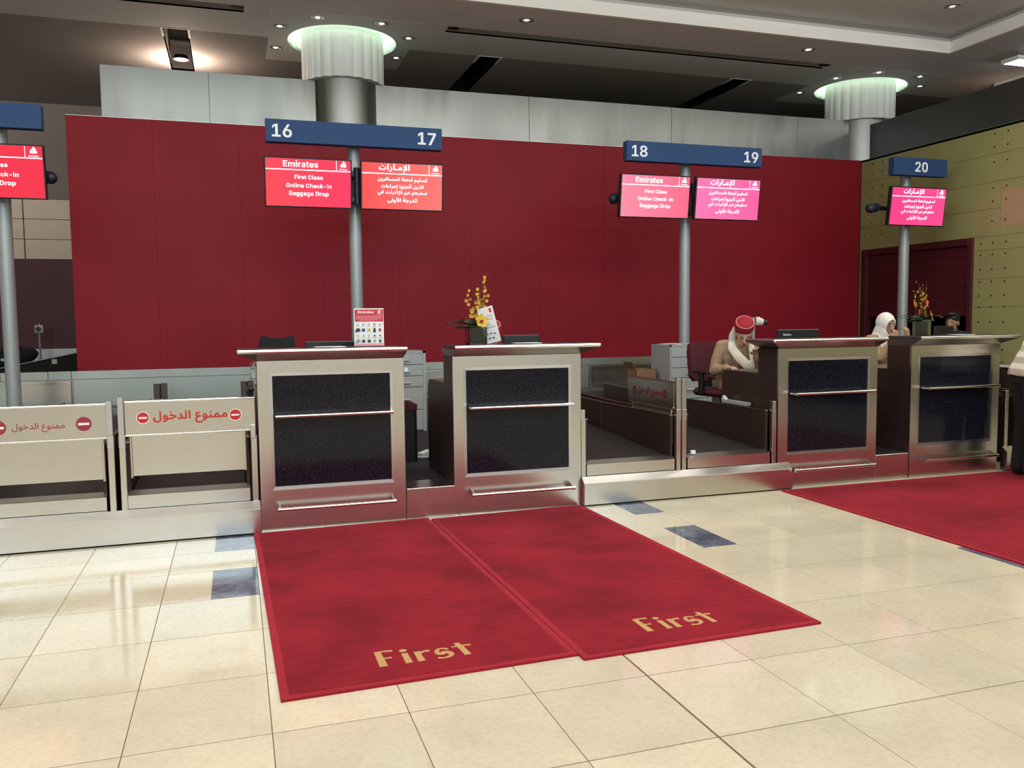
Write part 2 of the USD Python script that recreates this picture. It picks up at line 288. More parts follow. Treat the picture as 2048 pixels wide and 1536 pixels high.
# ================================================================== SETTING
# ---- floor: cream tiles on a grout bed, with blue stone half tiles
fl = T('floor', kind='structure')
P('grout_bed', B(-9, 16, -10, 8.9, -.12, -.0022), 'grout', fl)
xs = [.5*i for i in range(-18, 24)]
ys = [.55*j for j in range(-18, 5)]+[2.64, 3.04, 3.5]
far_tiles = []
blue = [(1.25, 1.5, 1.65, 2.2), (1.25, 1.5, 2.64, 3.04), (4.25, 4.5, 1.65, 2.2), (4.25, 4.5, 2.64, 3.04), (5.75, 6.0, .55, 1.1), (7.25, 7.5, 1.65, 2.2)]
gp, gpy = .0016, .0030
for x in xs:
    for y0, y1 in zip(ys[:-1], ys[1:]):
        x0, x1 = x, x+.5; xa = x0+(.0045 if abs(x-3.0) < 1e-6 else gp); xb = x1-(.0045 if abs(x1-3.0) < 1e-6 else gp)
        inlay = [b for b in blue if x0-1e-6 <= b[0] and b[1] <= x1+1e-6 and abs(b[2]-y0) < .02 and abs(b[3]-y1) < .02]
        segs = [(xa, xb, 'cream_tile')]
        if inlay:
            b = inlay[0]
            segs = [(max(xa, b[0]), min(xb, b[1]), 'blue_stone')]
            if b[0] > x0+.01: segs.append((xa, b[0]-.0004, 'cream_tile'))
            if b[1] < x1-.01: segs.append((b[1]+.0004, xb, 'cream_tile'))
        for a, b_, mt in segs:
            if b_-a < .01: continue
            t = B(a, b_, y0+gpy, y1-gpy, -.02, 0, .0006)
            near = -1.2 < y0 and x0 > -1.2 and x1 < 9.6
            if near: P('blue_inlay_tile' if mt == 'blue_stone' else 'tile', t, mt, fl)
            else: far_tiles.append(t)
P('far_tiling', far_tiles, 'cream_tile', fl, kind='stuff')

# ---- raised staff platform behind the counters
pf = T('platform', kind='structure', label='raised black staff platform behind the check-in counters')
P('deck', [B(1.56, 4.05, 3.4, 6.85, 0, .23), B(5.86, 8.28, 3.4, 6.85, 0, .23), B(9.7, 11.25, 3.4, 6.85, 0, .23)], 'platform_mat', pf)
for a, b in ((2.594, 2.966), (6.855, 7.222)):
    P('riser', [B(a, b, 3.085, 3.40, 0, .2315, .004)], 'steel', pf)

# ---- back wall: red panels, set in front of the steel parapet and the fluted columns
RY, BY = 8.6, 9.0
wb = T('wall_back', kind='structure')
P('backing', B(-.445, 11.28, RY+.015, RY+.1, .3, 4.0), 'burgundy_wall', wb)
e = [-.455, .518]+[.518+1.0285*k for k in range(1, 11)]+[11.29]
for a, b in zip(e[:-1], e[1:]):
    P('panel', B(a+.0006, b-.0006, RY, RY+.02, .3, 4.015, .0008), 'red_wall', wb)
P('lip', B(-.455, 11.29, RY-.002, RY+.1, 4.015, 4.021), 'steel_dark', wb)
CX, CYc, RS, RF, RR, ZC, ZB = (2.985, 11.775), 9.24, .475, .565, .745, 5.36, 4.755
tp = T('trim_1', kind='structure')   # steel parapet above and behind the red wall
e = [-.1, 2.2, 2.985-.42]; joints = [3.4, 5.66, 8.02, 10.35, 11.37]
segs = [(-.1, 1.2), (1.2, 2.575), (3.395, 5.66), (5.66, 8.02), (8.02, 10.35), (10.35, 11.36)]
for a, b in segs: P('panel', B(a+.002, b-.002, BY, BY+.03, 3.6, ZB, .002), 'steel_band', tp)
P('coping', [B(-.1, 2.575, BY+.03, BY+.2, 3.6, ZB-.004), B(3.395, 11.36, BY+.03, BY+.2, 3.6, ZB-.004)], 'steel_dark', tp)
P('lower_backing', [B(-.1, 2.5, RY+.12, BY+.2, 0, 3.59), B(3.5, 11.29, RY+.12, BY+.2, 0, 3.59)], 'burgundy_wall', tp)

# ---- right wall: yellow panels with small fixing holes and a roller-shutter hatch
XR = 11.3
wr = T('wall_right', kind='structure')
zc = [.80, 1.19, 1.58, 1.97, 2.36, 2.55, 2.92, 3.28, 3.65, 4.02]
yc = [-9.9, -7.9, -5.9, -3.9, -1.9, .1, 2.0, 3.95, 5.9, 6.31]
hy0, hy1, hz = 6.31, 8.53, 2.555
for z0, z1 in zip(zc[:-1], zc[1:]):
    for y0, y1 in zip(yc[:-1], yc[1:]):
        P('panel', B(XR, XR+.02, y0+.0016, y1-.0016, z0+.0016, z1-.0016, .002), 'yellow_wall', wr)
    if z0 >= hz-.01:
        P('panel', B(XR, XR+.02, hy0+.0016, 8.2-.0025, z0+.0016, z1-.0016, .002), 'yellow_wall', wr)
        P('panel', B(XR, XR+.02, 8.2, 8.6, z0+.0016, z1-.0016, .002), 'yellow_wall', wr)
P('panel', B(XR, XR+.02, hy1+.003, 8.6, .8, hz, .002), 'yellow_wall', wr)
P('backing', [B(XR+.018, XR+.12, -9.9, hy0, .0, 4.0), B(XR+.018, XR+.12, hy1, 8.98, 0, 4.0), B(XR+.018, XR+.12, hy0, hy1, hz, 4.0), B(XR+.018, XR+.12, hy0, hy1, 0, .5)], 'grout', wr)
P('dado_rail', B(XR-.015, XR+.02, -9.9, hy0-.02, .765, .798, .003), 'white_plaster', wr)
P('dado_panel', B(XR-.004, XR+.018, -9.9, hy0-.02, 0, .765), 'brown_laminate', wr)
holes = []
for y in (5.79, 6.0, 6.195):
    for z in (.83, 1.0, 1.375, 1.585, 1.74, 1.93, 2.10, 2.30, 2.455): holes.append((y, z))
for y in (5.81, 6.02):
    for z in (3.92, 3.745, 3.54, 3.2, 3.02, 2.75): holes.append((y, z))
for y in (8.12, 8.34):
    for z in (3.92, 3.77, 3.55, 3.38, 3.15, 2.97, 2.78): holes.append((y, z))
for y in (3.7, 3.9, 4.1):
    for z in (1.0, 1.375, 1.74, 2.1, 2.455, 2.75, 3.2, 3.54, 3.92): holes.append((y, z))
P('fixing_holes', [cyl((XR-.003, y, z), (XR+.004, y, z), .013, 10) for y, z in holes], 'stud_hole', wr, kind='stuff', label='rows of small dark fixing holes')
P('pink_patch', B(XR-.001, XR+.001, 5.3, 5.88, 2.67, 3.14), 'pink_patch', wr, label='pink rectangle painted for a screen reflection')  # pink screen reflection put in as a thin coloured plate
dr = T('door_1', kind='structure', label='half-raised burgundy roller shutter in the yellow wall')
fr = [B(XR-.03, XR+.1, hy0, hy0+.075, .5, hz, .004), B(XR-.03, XR+.1, hy1-.12, hy1, .5, hz, .004)]
for f_ in fr: P('jamb', f_, 'burgundy_wall', dr)
P('head', B(XR-.03, XR+.1, hy0+.075, hy1-.12, hz-.10, hz, .004), 'burgundy_wall', dr)
for k in range(7):
    z = 1.46+.1414*k; P('shutter_slat', B(XR+.02, XR+.05, hy0+.075, hy1-.12, z+.0008, z+.1406, .002), 'burgundy_wall', dr)
P('back_room', [B(XR+2.2, XR+2.25, 6.0, 9.0, 0, 2.6), B(XR+.12, XR+2.25, 5.95, 6.0, 0, 2.6), B(XR+.12, XR+2.25, 9., 9.05, 0, 2.6), B(XR+.12, XR+2.25, 5.95, 9.05, 2.6, 2.65)], 'black_fabric', dr)
P('notice', B(XR+.06, XR+.065, 6.62, 6.70, 1.36, 1.55), 'white_panel', dr)
tr = T('trim_2', kind='structure')   # steel fascia above the yellow wall, set back; dark reflections put into its colour
P('fascia', B(11.62, 11.66, -9.9, 8.80, 3.7, 4.66, .003), 'steel_dark_reflection', tr)
P('coping', B(11.66, 11.84, -9.9, 8.75, 3.7, 4.65), 'steel_dark_reflection', tr)
P('ledge', B(XR, 11.62, -9.9, 8.9, 3.985, 4.015), 'steel_dark_reflection', tr)

# ---- far end of the hall, seen past the red wall's left end
wl = T('wall_rear', kind='structure')
FY = 14.
P('upper', B(-9, 16, FY, FY+.1, 3.69, 5.5), 'far_grey', wl)
P('backing', B(-9, 16, FY+.06, FY+.12, 0, 5.5), 'far_grey', wl)
for k in range(3):
    for a, b in ((-9, -5.6), (-5.6, -2.07), (-2.06, 1.5), (1.51, 5)): P('panel', B(a+.004, b-.004, FY, FY+.06, 2.63+.353*k+.004, 2.63+.353*(k+1)-.004, .003), 'white_panel', wl)
P('lower', B(-9, 16, FY-.01, FY+.1, .0, 2.625), 'burgundy_wall', wl)
P('skirting', B(-9, 5, FY-.06, FY-.01, .80, 1.035), 'steel_dark', wl)
P('floor_slab', B(-9, 16, 8.9, FY, -.12, -.005), 'platform_mat', wl)
# ---- side and front of the hall (behind the camera): glazed front with daylight
ws = T('wall_left', kind='structure'); P('panel', B(-9.1, -9, -10, FY, 0, 5.6), 'white_panel', ws)
we = T('wall_front', kind='structure')
op = [(-8.2, -2.6), (-1.8, 3.8), (4.6, 10.4)]
poly = sbox(-9, 16, 0, 5.6)
for a, b in op: poly = poly.difference(sbox(a, b, 3.0, 5.0))
P('panel', front(poly, -9.9, .2), 'white_panel', we)
for k, (a, b) in enumerate(op):
    wn = T('window_%d' % (k+1), kind='structure')
    P('frame', [B(a, b, -10.05, -9.95, 3.0, 3.06), B(a, b, -10.05, -9.95, 4.94, 5.0), B(a, b, -10.04, -9.96, 3.9, 3.96)]+[B(x-.035, x+.035, -10.05, -9.95, 3.0, 5.0) for x in np.linspace(a+.035, b-.035, 5)], 'navy_plastic', wn)
    P('pane', B(a, b, -10.005, -9.995, 3.02, 4.98), 'window_glass', wn)
wx = T('wall_outer', kind='structure'); P('panel', B(16, 16.1, -10, FY, 0, 5.6), 'far_grey', wx)

# ---- ceiling
ce = T('ceiling', kind='structure')
TX, TY, YJ = 11.66, 7.2, 9.27
front_poly = sbox(-9, 16, TY, YJ).union(sbox(TX, 16, -10, TY))
hx = [(c-1.0, c+.96) for c in CX]
ring = [Point(c, CYc).buffer(RR, 64) for c in CX]
cut = []
for a, b in hx: cut.append(sbox(a, b, 8.16, 10.3))
groove = [sbox(4.25, 10.34, 8.165, 8.40), sbox(-4.4, 1.66, 8.165, 8.40)]
slots = [sbox(c, c+.31, YJ, 11.25) for c in (-3.6, .643, 5.0, 9.3)]
fp = front_poly.difference(union_all(cut+groove))
P('front_panel', ext(fp, .03).apply_translation([0, 0, ZC]), 'ceiling_paint', ce)
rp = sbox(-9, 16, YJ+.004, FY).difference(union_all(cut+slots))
P('rear_panel', ext(rp, .03).apply_translation([0, 0, ZC]), 'ceiling_rear_dimmed', ce)
for (a, b), rg in zip(hx, ring):
    for nm, q, mt in (('column_panel', sbox(a+.004, b-.004, 8.164, 10.296).difference(rg), 'ceiling_paint'),):
        P(nm, ext(q, .03).apply_translation([0, 0, ZC-.001]), mt, ce)
for g in groove:
    x0, y0, x1, y1 = g.bounds
    P('slot_channel', [B(x0, x1, y0, y1, ZC+.022, ZC+.04), B(x0, x1, y0-.01, y0, ZC+.001, ZC+.04), B(x0, x1, y1, y1+.01, ZC+.001, ZC+.04)], 'groove_grey', ce)
    P('slot_end', [B(x0, x0+.15, y0, y0+.12, ZC+.002, ZC+.021), B(x1-.15, x1, y0, y0+.12, ZC+.002, ZC+.021)], 'slot_black', ce)
for g in slots:
    x0, y0, x1, y1 = g.bounds
    P('light_slot', [B(x0, x1, y0, y1, ZC+.35, ZC+.37), B(x0-.012, x0, y0, y1, ZC, ZC+.37), B(x1, x1+.012, y0, y1, ZC, ZC+.37), B(x0, x1, y0-.01, y0, ZC, ZC+.37), B(x0, x1, y1, y1+.01, ZC, ZC+.37)], 'slot_black', ce)
    P('slot_trim', [B(x0-.03, x0, y0, y0+.35, ZC-.004, ZC), B(x1, x1+.03, y0, y0+.35, ZC-.004, ZC), B(x0-.03, x1+.03, y0-.012, y0, ZC-.004, ZC)], 'white_plaster', ce)
P('tray_fascia', [B(-9, TX-.004, TY-.004, TY+.05, ZC-.002, ZC+.165), B(TX-.004, TX+.05, -10, TY+.05, ZC-.002, ZC+.165)], 'white_plaster', ce)
P('tray_step', [B(-9, TX+.14, TY+.14, TY+.17, ZC+.10, ZC+.27), B(TX+.14, TX+.17, -10, TY+.17, ZC+.10, ZC+.27), B(-9, TX+.17, TY+.05, TY+.17, ZC+.10, ZC+.164), B(TX+.05, TX+.17, -10, TY+.1, ZC+.10, ZC+.164)], 'grey_plaster', ce)
P('upper_panel', B(-9, TX+.2, -10, TY+.2, ZC+.262, ZC+.30), 'ceiling_upper', ce)

# ---- columns with a glowing cove ring
for k, c in enumerate(CX):
    col = T('column', ('fluted white round column with steel base above counters 16 and 17', 'fluted white round column with steel base in the corner by the yellow wall')[k], 'column', (c, CYc, 0))
    n = 22; th = np.linspace(0, 2*np.pi, n*12, endpoint=False)
    rr = RF-.028+.028*np.abs(np.sin(th*n/2))**.8
    P('fluted_shaft', ext(Polygon(np.stack([rr*np.cos(th), rr*np.sin(th)], 1)), ZC+.5-ZB-.005).apply_translation([0, 0, ZB+.005]), 'flute_white', col, smooth=40)
    P('steel_drum', cyl((0, 0, 4.03), (0, 0, ZB+.004), RS, 72), 'steel_band', col, smooth=40)
    P('core', cyl((0, 0, 0), (0, 0, 4.03), RS-.3, 24), 'slot_black', col)
    P('cove_ring', ext(Point(0, 0).buffer(RR, 64).difference(Point(0, 0).buffer(RF+.003, 64)), .02).apply_translation([0, 0, ZC+.10]), 'cove_glow', col)
    P('cove_rim', ext(Point(0, 0).buffer(RR+.012, 64).difference(Point(0, 0).buffer(RR, 64)), .13).apply_translation([0, 0, ZC-.003]), 'flute_white', col)

# ---- downlights
def downlight(x, y, z, r, lamp, label, group, w=1.):
    t = T('downlight', label, 'downlight', (x, y, z), group=group)
    P('trim_ring', lathe([(r*.72, .004), (r*.78, -.006), (r, -.004), (r, .003), (r*.72, .004)], 28), 'handle_metal', t, smooth=40)
    P('reflector', lathe([(r*.72, .0035), (r*.55, .003), (.001, .0032)], 28), 'steel_bright', t, smooth=40)
    P('lamp', sph((0, 0, -.002), r*.42, 1, (1, 1, .25)), lamp, t, smooth=True)
ring_off = [(-.425, -.93), (.395, -.93), (-.87, -.46), (.845, -.46), (-.88, .46), (.84, .46)]
for k, c in enumerate(CX):
    for (dx, dy), spot in zip(ring_off, ('in front and to the left of', 'in front and to the right of', 'close to the left side of', 'close to the right side of', 'behind and to the left of', 'behind and to the right of')):
        downlight(c+dx, CYc+dy, ZC, .085, 'lamp_white', 'small recessed downlight %s the %s column' % (spot, ('left fluted', 'corner fluted')[k]), ('downlights around the left column', 'downlights around the corner column')[k])
downlight(5.16, 7.648, ZC, .10, 'lamp_dim', 'dim recessed downlight in the ceiling right of the left fluted column', None)
downlight(9.509, 7.644, ZC, .10, 'lamp_white', 'bright recessed downlight in the ceiling left of the corner column', None)
downlight(10.75, 6.26, ZC+.262, .10, 'lamp_dim', 'dim recessed downlight in the raised ceiling field at upper right', None)
t = T('slot_spotlight', 'glowing round spotlight hanging in the black ceiling slot at upper left', 'spotlight', (.798, 10.64, ZC))
P('housing', lathe([(.09, .05), (.11, .0), (.118, -.01), (.10, -.012), (.08, .05)], 28), 'black_plastic', t, smooth=40)
P('lamp', sph((0, 0, .0), .098, 2, (1, 1, .2)), 'lamp_warm', t, smooth=True)
sphere_light('slot_bulb', (.798, 10.64, ZC-.20), .04, 1350., (1, .74, .57))  # next: an added lamp, out of view, to brighten the far wall
t = T('rear_spotlight', 'added warm spotlight, unseen beyond the left frame edge, brightening the white far wall', 'spotlight', (-4.2, 12.2, ZC))
P('housing', lathe([(.07, .02), (.11, .0), (.118, -.02), (.10, -.03), (.06, -.02)], 28), 'black_plastic', t, smooth=40)
P('lamp', sph((0, 0, -.02), .09, 2, (1, 1, .2)), 'lamp_warm', t, smooth=True)
sphere_light('rear_bulb', (-4.2, 12.2, ZC-.2), .06, 700., (1, .82, .68))
t = T('floodlight', 'bright white floodlight under the ceiling at the right edge above the yellow wall', 'lamp', (12.95, 7.05, ZC-.02))
P('housing', B(-.3, .3, -.16, .16, -.06, 0, .01), 'white_plaster', t); P('lens', B(-.26, .26, -.13, .13, -.066, -.058), 'lamp_flood', t)
sphere_light('flood_bulb', (12.95, 7.0, ZC-.15), .05, 34., (1, .98, .92))
t = T('wall_washer', 'orange-toned wall washer lamp behind the dark fascia at upper right', 'lamp', (13.6, 8.1, 4.55))
P('body', B(-.12, .12, -.1, .1, -.2, 0, .01), 'black_plastic', t); P('stem', cyl((0, 0, -4.55), (0, 0, -.2), .03), 'black_plastic', t); P('lamp', sph((0, 0, .01), .06, 1, (1, 1, .5)), 'lamp_warm', t)
sphere_light('washer_bulb', (13.6, 8.1, 4.75), .04, 22., (1, .5, .28))
O('ceiling_box', B(13.7, 15.2, 7.4, 8.3, 5.03, 5.36, .01), 'white_plaster', 'white boxed bulkhead at the right edge above the dark fascia', 'bulkhead')
for k, y in enumerate((-6.0, -2.2, 1.6, 3.9)):  # housings of the added fill lights, out of view
    P('hall_luminaire', [B(-6.1, 15.1, y-.40, y+.40, 5.01, 5.09, .01)]+[cyl((x, y, 5.09), (x, y, ZC+.262), .008, 8) for x in (-5, 0, 5, 10, 14)], 'white_plaster', ce)

# ================================================================== COUNTERS
CZ = 3.085
def counter(xc, mir, label):
    """mir = +1: the counter top overhangs to the left (towards the belt), -1: to the right"""
    t = T('check_in_counter', label, 'counter', (xc, CZ, 0))
    hw = .517
    X = lambda a, b: (min(-a*mir, -b*mir), max(-a*mir, -b*mir))      # a, b measured towards the overhang side
    P('front_panel', front(sbox(-hw, hw, .0, 1.207).difference(sbox(-.436, .436, .288, 1.124)), .02, .02), 'steel', t)
    for q in ([(-.438, .286), (.438, .286), (.415, .314), (-.415, .314)], [(-.438, 1.126), (.438, 1.126), (.415, 1.10), (-.415, 1.10)],
              [(-.438, .286), (-.438, 1.126), (-.415, 1.10), (-.415, .314)], [(.438, .286), (.438, 1.126), (.415, 1.10), (.415, .314)]):
        o = np.array(q); m = hull([(x, .000, z) for x, z in o[:2]]+[(x, .0025, z) for x, z in o[2:]]+[(x, .03, z) for x, z in o])
        P('frame_strip', m, 'steel_trim', t)
    P('stone_panel', B(-.42, .42, .012, .032, .309, 1.105), 'stone_panel', t, label='polished dark speckled stone panel')
    # side panels: full height in front, stepping down to the desk wing behind
    prof = Polygon([(.021, .0), (.021, 1.206), (.30, 1.206), (.30, .985), (.83, .985), (.885, .93), (.885, .232), (.33, .232), (.33, 0)])
    P('side_panel', side(prof, -hw+.001, -hw+.022), 'brown_laminate', t); P('side_panel', side(prof, hw-.022, hw-.001), 'brown_laminate', t)
    P('side_edge', [B(-hw-.004 if mir > 0 else hw-.003, -hw+.003 if mir > 0 else hw+.004, .30, .885, .978, .99)], 'steel_dark', t)
    P('desk_top', B(-hw+.023, hw-.023, .30, .884, .955, .983), 'desk_top', t)
    P('back_panel', B(-hw+.023, hw-.023, .29, .30, .955, 1.206), 'brown_laminate', t)
    a0, a1 = X(.632, -.526); b0, b1 = X(.50, -.515)
    P('counter_soffit', hull([(b0, .004, 1.207), (b1, .004, 1.207), (b0, .30, 1.207), (b1, .30, 1.207), (a0, -.105, 1.262), (a1, -.105, 1.262), (a0, .30, 1.262), (a1, .30, 1.262)]), 'steel_dark', t)
    P('counter_top', B(a0+.01, a1-.004, -.10, .30, 1.2625, 1.2905, .003), 'counter_top', t)
    ex = a0 if mir > 0 else a1
    prof = Point(-.105, 1.276).buffer(.0165, 12)
    P('edge_rail', [side(prof, a0, a1)]+[cyl((ex, -.105, 1.276), (ex, .30, 1.276), .0165, 20), sph((ex, -.105, 1.276), .0165, 2)], 'steel_bright', t, smooth=40)
    l0, l1 = -.405, .42
    P('shelf_rail', [B(l0, l1, -.098, .012, .812, .832, .003), side(Point(-.098, .822).buffer(.0125, 10), l0, l1)], 'steel_bright', t, smooth=40)
    q0, q1 = -.40, .42
    lr = P('foot_rail', [cyl((q0, -.10, .168), (q1, -.10, .168), .0135, 18), cyl((q0-.006, -.10, .168), (q0+.012, -.10, .168), .0165, 18), cyl((q1-.012, -.10, .168), (q1+.006, -.10, .168), .0165, 18)], 'steel_bright', t, smooth=40)
    for x in (q0+.005, q1-.013): P('bracket', hull([(x, -.105, .158), (x+.008, -.105, .158), (x, -.105, .178), (x+.008, -.105, .178), (x, .001, .14), (x+.008, .001, .14), (x, .001, .205), (x+.008, .001, .205)]), 'steel_dark', t)
    return t
counter(2.072, 1, 'steel check-in counter with black stone front below number 16, leftmost of four')
counter(3.478, -1, 'steel check-in counter carrying the orchid vase and slanted white placard')
counter(6.337, 1, 'steel check-in counter carrying only a dark laptop, right of the open belts')
counter(7.745, -1, 'rightmost steel check-in counter, next to the customer in the striped top')

# ---- bumper kerbs
def kerb(x0, x1, y0, label):
    t = T('bumper_kerb', label, 'kerb', ((x0+x1)/2, y0, 0), w=True)
    P('kerb_box', side(Polygon([(y0, .012), (y0, .176), (y0+.004, .182), (y0+.060, .226), (y0+.0665, .226), (y0+.0665, .012)]), x0, x1), 'steel', t)
    P('plinth_gap', B(x0, x1-.0, y0+.012, 3.08, 0, .012), 'slot_black', t)
    P('end_plate', B(x1-.0005, x1+.004, y0+.02, 3.07, .02, .165), 'steel_dark', t)
kerb(-3.2, 1.550, 3.018, 'long steel bumper kerb in front of the closed belt gates at left')
kerb(3.998, 5.930, 3.018, 'long steel bumper kerb in front of the two open baggage belts')
kerb(8.33, 10.4, 3.03, 'steel bumper kerb behind the customer at the right edge')

# ---- weigh-scale conveyors
def conveyor(x0, x1, label, length=3.4):
    y0 = 3.105
    t = T('baggage_belt', label, 'conveyor', ((x0+x1)/2, y0, 0), w=True)
    P('front_plate', [B(x0, x1, y0-.005, y0+.01, .0, .312), hull([(x0, y0-.007, .310), (x1, y0-.007, .310), (x0, y0-.007, .318), (x1, y0-.007, .318), (x0, y0+.055, .345), (x1, y0+.055, .345), (x0, y0+.055, .325), (x1, y0+.055, .325)])], 'steel', t)
    z0, z1 = .335, .53
    P('belt', side(Polygon([(y0+.06, z0), (y0+.06, z0-.10), (y0+length, z1-.1), (y0+length, z1), (4.60, z0+.075), (4.55, z0+.072)]), x0+.03, x1-.03), 'belt', t)
    P('underframe', [B(x0+.06, x1-.06, y0+.08, 6.3, 0, .22)], 'slot_black', t)
    for x in (x0, x1-.022):
        P('side_panel', side(Polygon([(3.14, .1), (3.14, .672), (4.53, .655), (4.53, .1)]), x, x+.022), 'brown_laminate', t)
        P('side_panel', side(Polygon([(4.535, .1), (4.535, .655), (y0+length, .68), (y0+length, .1)]), x, x+.022), 'brown_laminate', t)
        P('cap_strip', [hull([(a, 3.14, .673) for a in (x-.004, x+.026)]+[(a, 3.14, .683) for a in (x-.004, x+.026)]+[(a, 4.53, .656) for a in (x-.004, x+.026)]+[(a, 4.53, .666) for a in (x-.004, x+.026)]),
                        hull([(a, 4.53, .656) for a in (x-.004, x+.026)]+[(a, 4.53, .666) for a in (x-.004, x+.026)]+[(a, y0+length, .681) for a in (x-.004, x+.026)]+[(a, y0+length, .691) for a in (x-.004, x+.026)])], 'steel_dark', t)
        P('joint_strip', B(x-.002, x+.024, 4.527, 4.538, .40, .655), 'steel_trim', t)
conveyor(-.27, .565, 'closed baggage belt behind the left no-entry gate')
conveyor(.69, 1.485, 'closed baggage belt behind the no-entry gate beside the leftmost counter')
conveyor(4.052, 4.838, 'open ribbed baggage belt right of the orchid counter')
conveyor(4.958, 5.755, 'open ribbed baggage belt left of the laptop counter')

conveyor(8.66, 9.44, 'baggage belt behind the customer at the right edge')

# ---- posts and folding no-entry gates
def gate_post(x, z1, label, y=3.10, short=False):
    t = T('gate_post', label, 'post', (x, y, 0), w=True)
    P('lower_post', B(x-.0205, x+.0205, y-.012, y+.03, .0, .69, .003), 'steel', t)
    if short: P('sleeve', B(x-.0225, x+.014, y-.018, y+.035, .668, .762, .004), 'steel_trim', t)
    else:
        P('sleeve', B(x-.022, x+.022, y-.018, y+.035, .645, .73, .004), 'steel_trim', t)
        P('upper_post', B(x-.0215, x+.018, y-.014, y+.026, .731, z1, .003), 'steel_trim', t)
gate_post(.606, .964, 'tall steel gate post left of the dark gap between the closed gates')
gate_post(.676, .986, 'tall steel gate post right of the dark gap between the closed gates')
gate_post(1.522, .762, 'short steel post between the closed gate and the leftmost counter', short=True)
gate_post(4.868, .984, 'left one of the steel post pair between the open belts')
gate_post(4.920, .982, 'right one of the steel post pair between the open belts')
gate_post(4.020, .762, 'short steel post beside the orchid counter at the open belt', short=True)
gate_post(8.375, .80, 'short steel post between the rightmost counter and the customer', short=True)
gate_post(5.790, .762, 'short steel post beside the laptop counter at the open belt', short=True)
NE_TXT_B, NE_TXT_L = arabic('ممنوع الدخول', 800), arabic('ممنوع الدخول', 500)
width = lambda g: g.bounds[2]-g.bounds[0]
NE_SPLIT = (width(arabic('الدخول', 800))/2+(width(NE_TXT_B)-width(arabic('ممنوع', 800)))/2)/width(NE_TXT_B)
def gate(loc, rz, s, label, bold, signs, txt, red, z0=0.):
    """panel runs from the hinge at the origin towards s*x, its face towards -y"""
    t = T('no_entry_gate', label, 'gate', loc, rz)
    f = lambda a, b: (min(s*a, s*b), max(s*a, s*b))
    a, b = f(.0, .832)
    P('upper_panel', B(a, b, -.008, .008, .718+z0, .944+z0), 'steel', t)
    c, d = f(.032, .762)
    P('lower_panel', B(c, d, -.006, .010, .445+z0, .718+z0), 'steel', t)
    P('top_tube', [tube([(s*.0, 0, .947+z0), (s*.833, 0, .947+z0), (s*.833, 0, .74+z0)], .010, 12)], 'steel_bright', t, smooth=40)
    P('middle_tube', [cyl((s*.0, 0, .721+z0), (s*.805, 0, .721+z0), .010, 12)], 'steel_bright', t, smooth=40)
    P('side_tube', [cyl((s*.030, 0, .432+z0), (s*.030, 0, .720+z0), .011, 12)], 'steel_bright', t, smooth=40)
    P('side_tube', [cyl((s*.763, 0, .440+z0), (s*.763, 0, .720+z0), .011, 12)], 'steel_bright', t, smooth=40)
    for x, z, r in signs:
        sgn = P('no_entry_sign', [front(Point(x, z+z0).buffer(r, 24).difference(sbox(x-r*.72, x+r*.72, z+z0-r*.17, z+z0+r*.17)), -.0075, .0016)], red, t)
        if z0 > -.009: P('bar', [front(sbox(x-r*.72, x+r*.72, z+z0-r*.17, z+z0+r*.17), -.0075, .0015)], 'print_white', sgn)
        if bold and z0 == 0: P('rim', [front(Point(x, z+z0).buffer(r*1.13, 24).difference(Point(x, z+z0).buffer(r, 24)), -.0075, .0015)], 'print_white', sgn)
    full = fit(NE_TXT_B if bold else NE_TXT_L, txt[0], txt[1], zmid=txt[2]+z0); fx0, _, fx1, _ = full.bounds
    cut_x = fx0+(fx1-fx0)*NE_SPLIT
    for word in ([g for g in full.geoms if g.centroid.x < cut_x], [g for g in full.geoms if g.centroid.x >= cut_x]):
        P('lettering', front(union_all(word), -.0075, .0015), red if not bold else ('letter_red' if z0 == 0 else 'letter_dark_red'), t, label='red Arabic word')
    return t
gate((.586, 3.118, 0), 0, -1, 'closed steel no-entry gate at the left edge with thin maroon lettering', False, [(-.139, .824, .047), (-.64, .820, .047)], (-.562, -.252, .812), 'sign_maroon', -.006)
gate((.697, 3.118, .004), 0, 1, 'closed steel no-entry gate with bold red lettering beside the leftmost counter', True, [(.112, .838, .037), (.706, .833, .037)], (.176, .654, .833), 'sign_red')
gate((4.862, 3.165, .01), -90, -1, 'no-entry gate folded back along the divider between the two open belts', True, [(-.14, .838, .037), (-.71, .833, .037)], (-.656, -.19, .833), 'letter_dark_red', -.01)

# ---- collector conveyor along the back wall
cc = T('collector_conveyor', 'long steel collector conveyor running below the red wall', 'conveyor', (4, 7.75, 0), w=True)
P('deck', B(-8.9, 11.2, 7.05, 7.72, .45, .53), 'belt', cc)
P('front_fascia', B(-8.9, 11.2, 7.0, 7.05, .0, .55), 'steel_dark', cc)
gseg = [-8.9, -5.0, -2.9, -1.1, -.62, -.38, 3.5, 5.95, 7.1, 11.2]
for a, b in zip(gseg[:-1], gseg[1:]):
    P('guard_panel', B(a+.0015, b-.0015, 7.72, 7.75, .84, .938, .003), 'steel_worn', cc)
for a, b in ((-8.9, -.99), (-.36, 3.62), (4.5, 6.05), (7.05, 11.2)): P('guard_plate', B(a, b, 7.722, 7.75, .53, .838), 'steel_worn', cc)
for a, b in ((-.96, -.39), (3.64, 4.46), (6.08, 7.03)):
    h = P('access_hatch', B(a+.03, b-.03, 7.735, 7.75, .56, .80), 'steel', cc)
    P('hatch_frame', [B(a, b, 7.70, 7.735, .80, .822), B(a, a+.025, 7.70, 7.735, .53, .80), B(b-.025, b, 7.70, 7.735, .53, .80)], 'steel_bright', h)
P('back_sheet', B(-8.9, 11.2, 7.75, 7.77, 0, .935), 'steel_dark', cc)
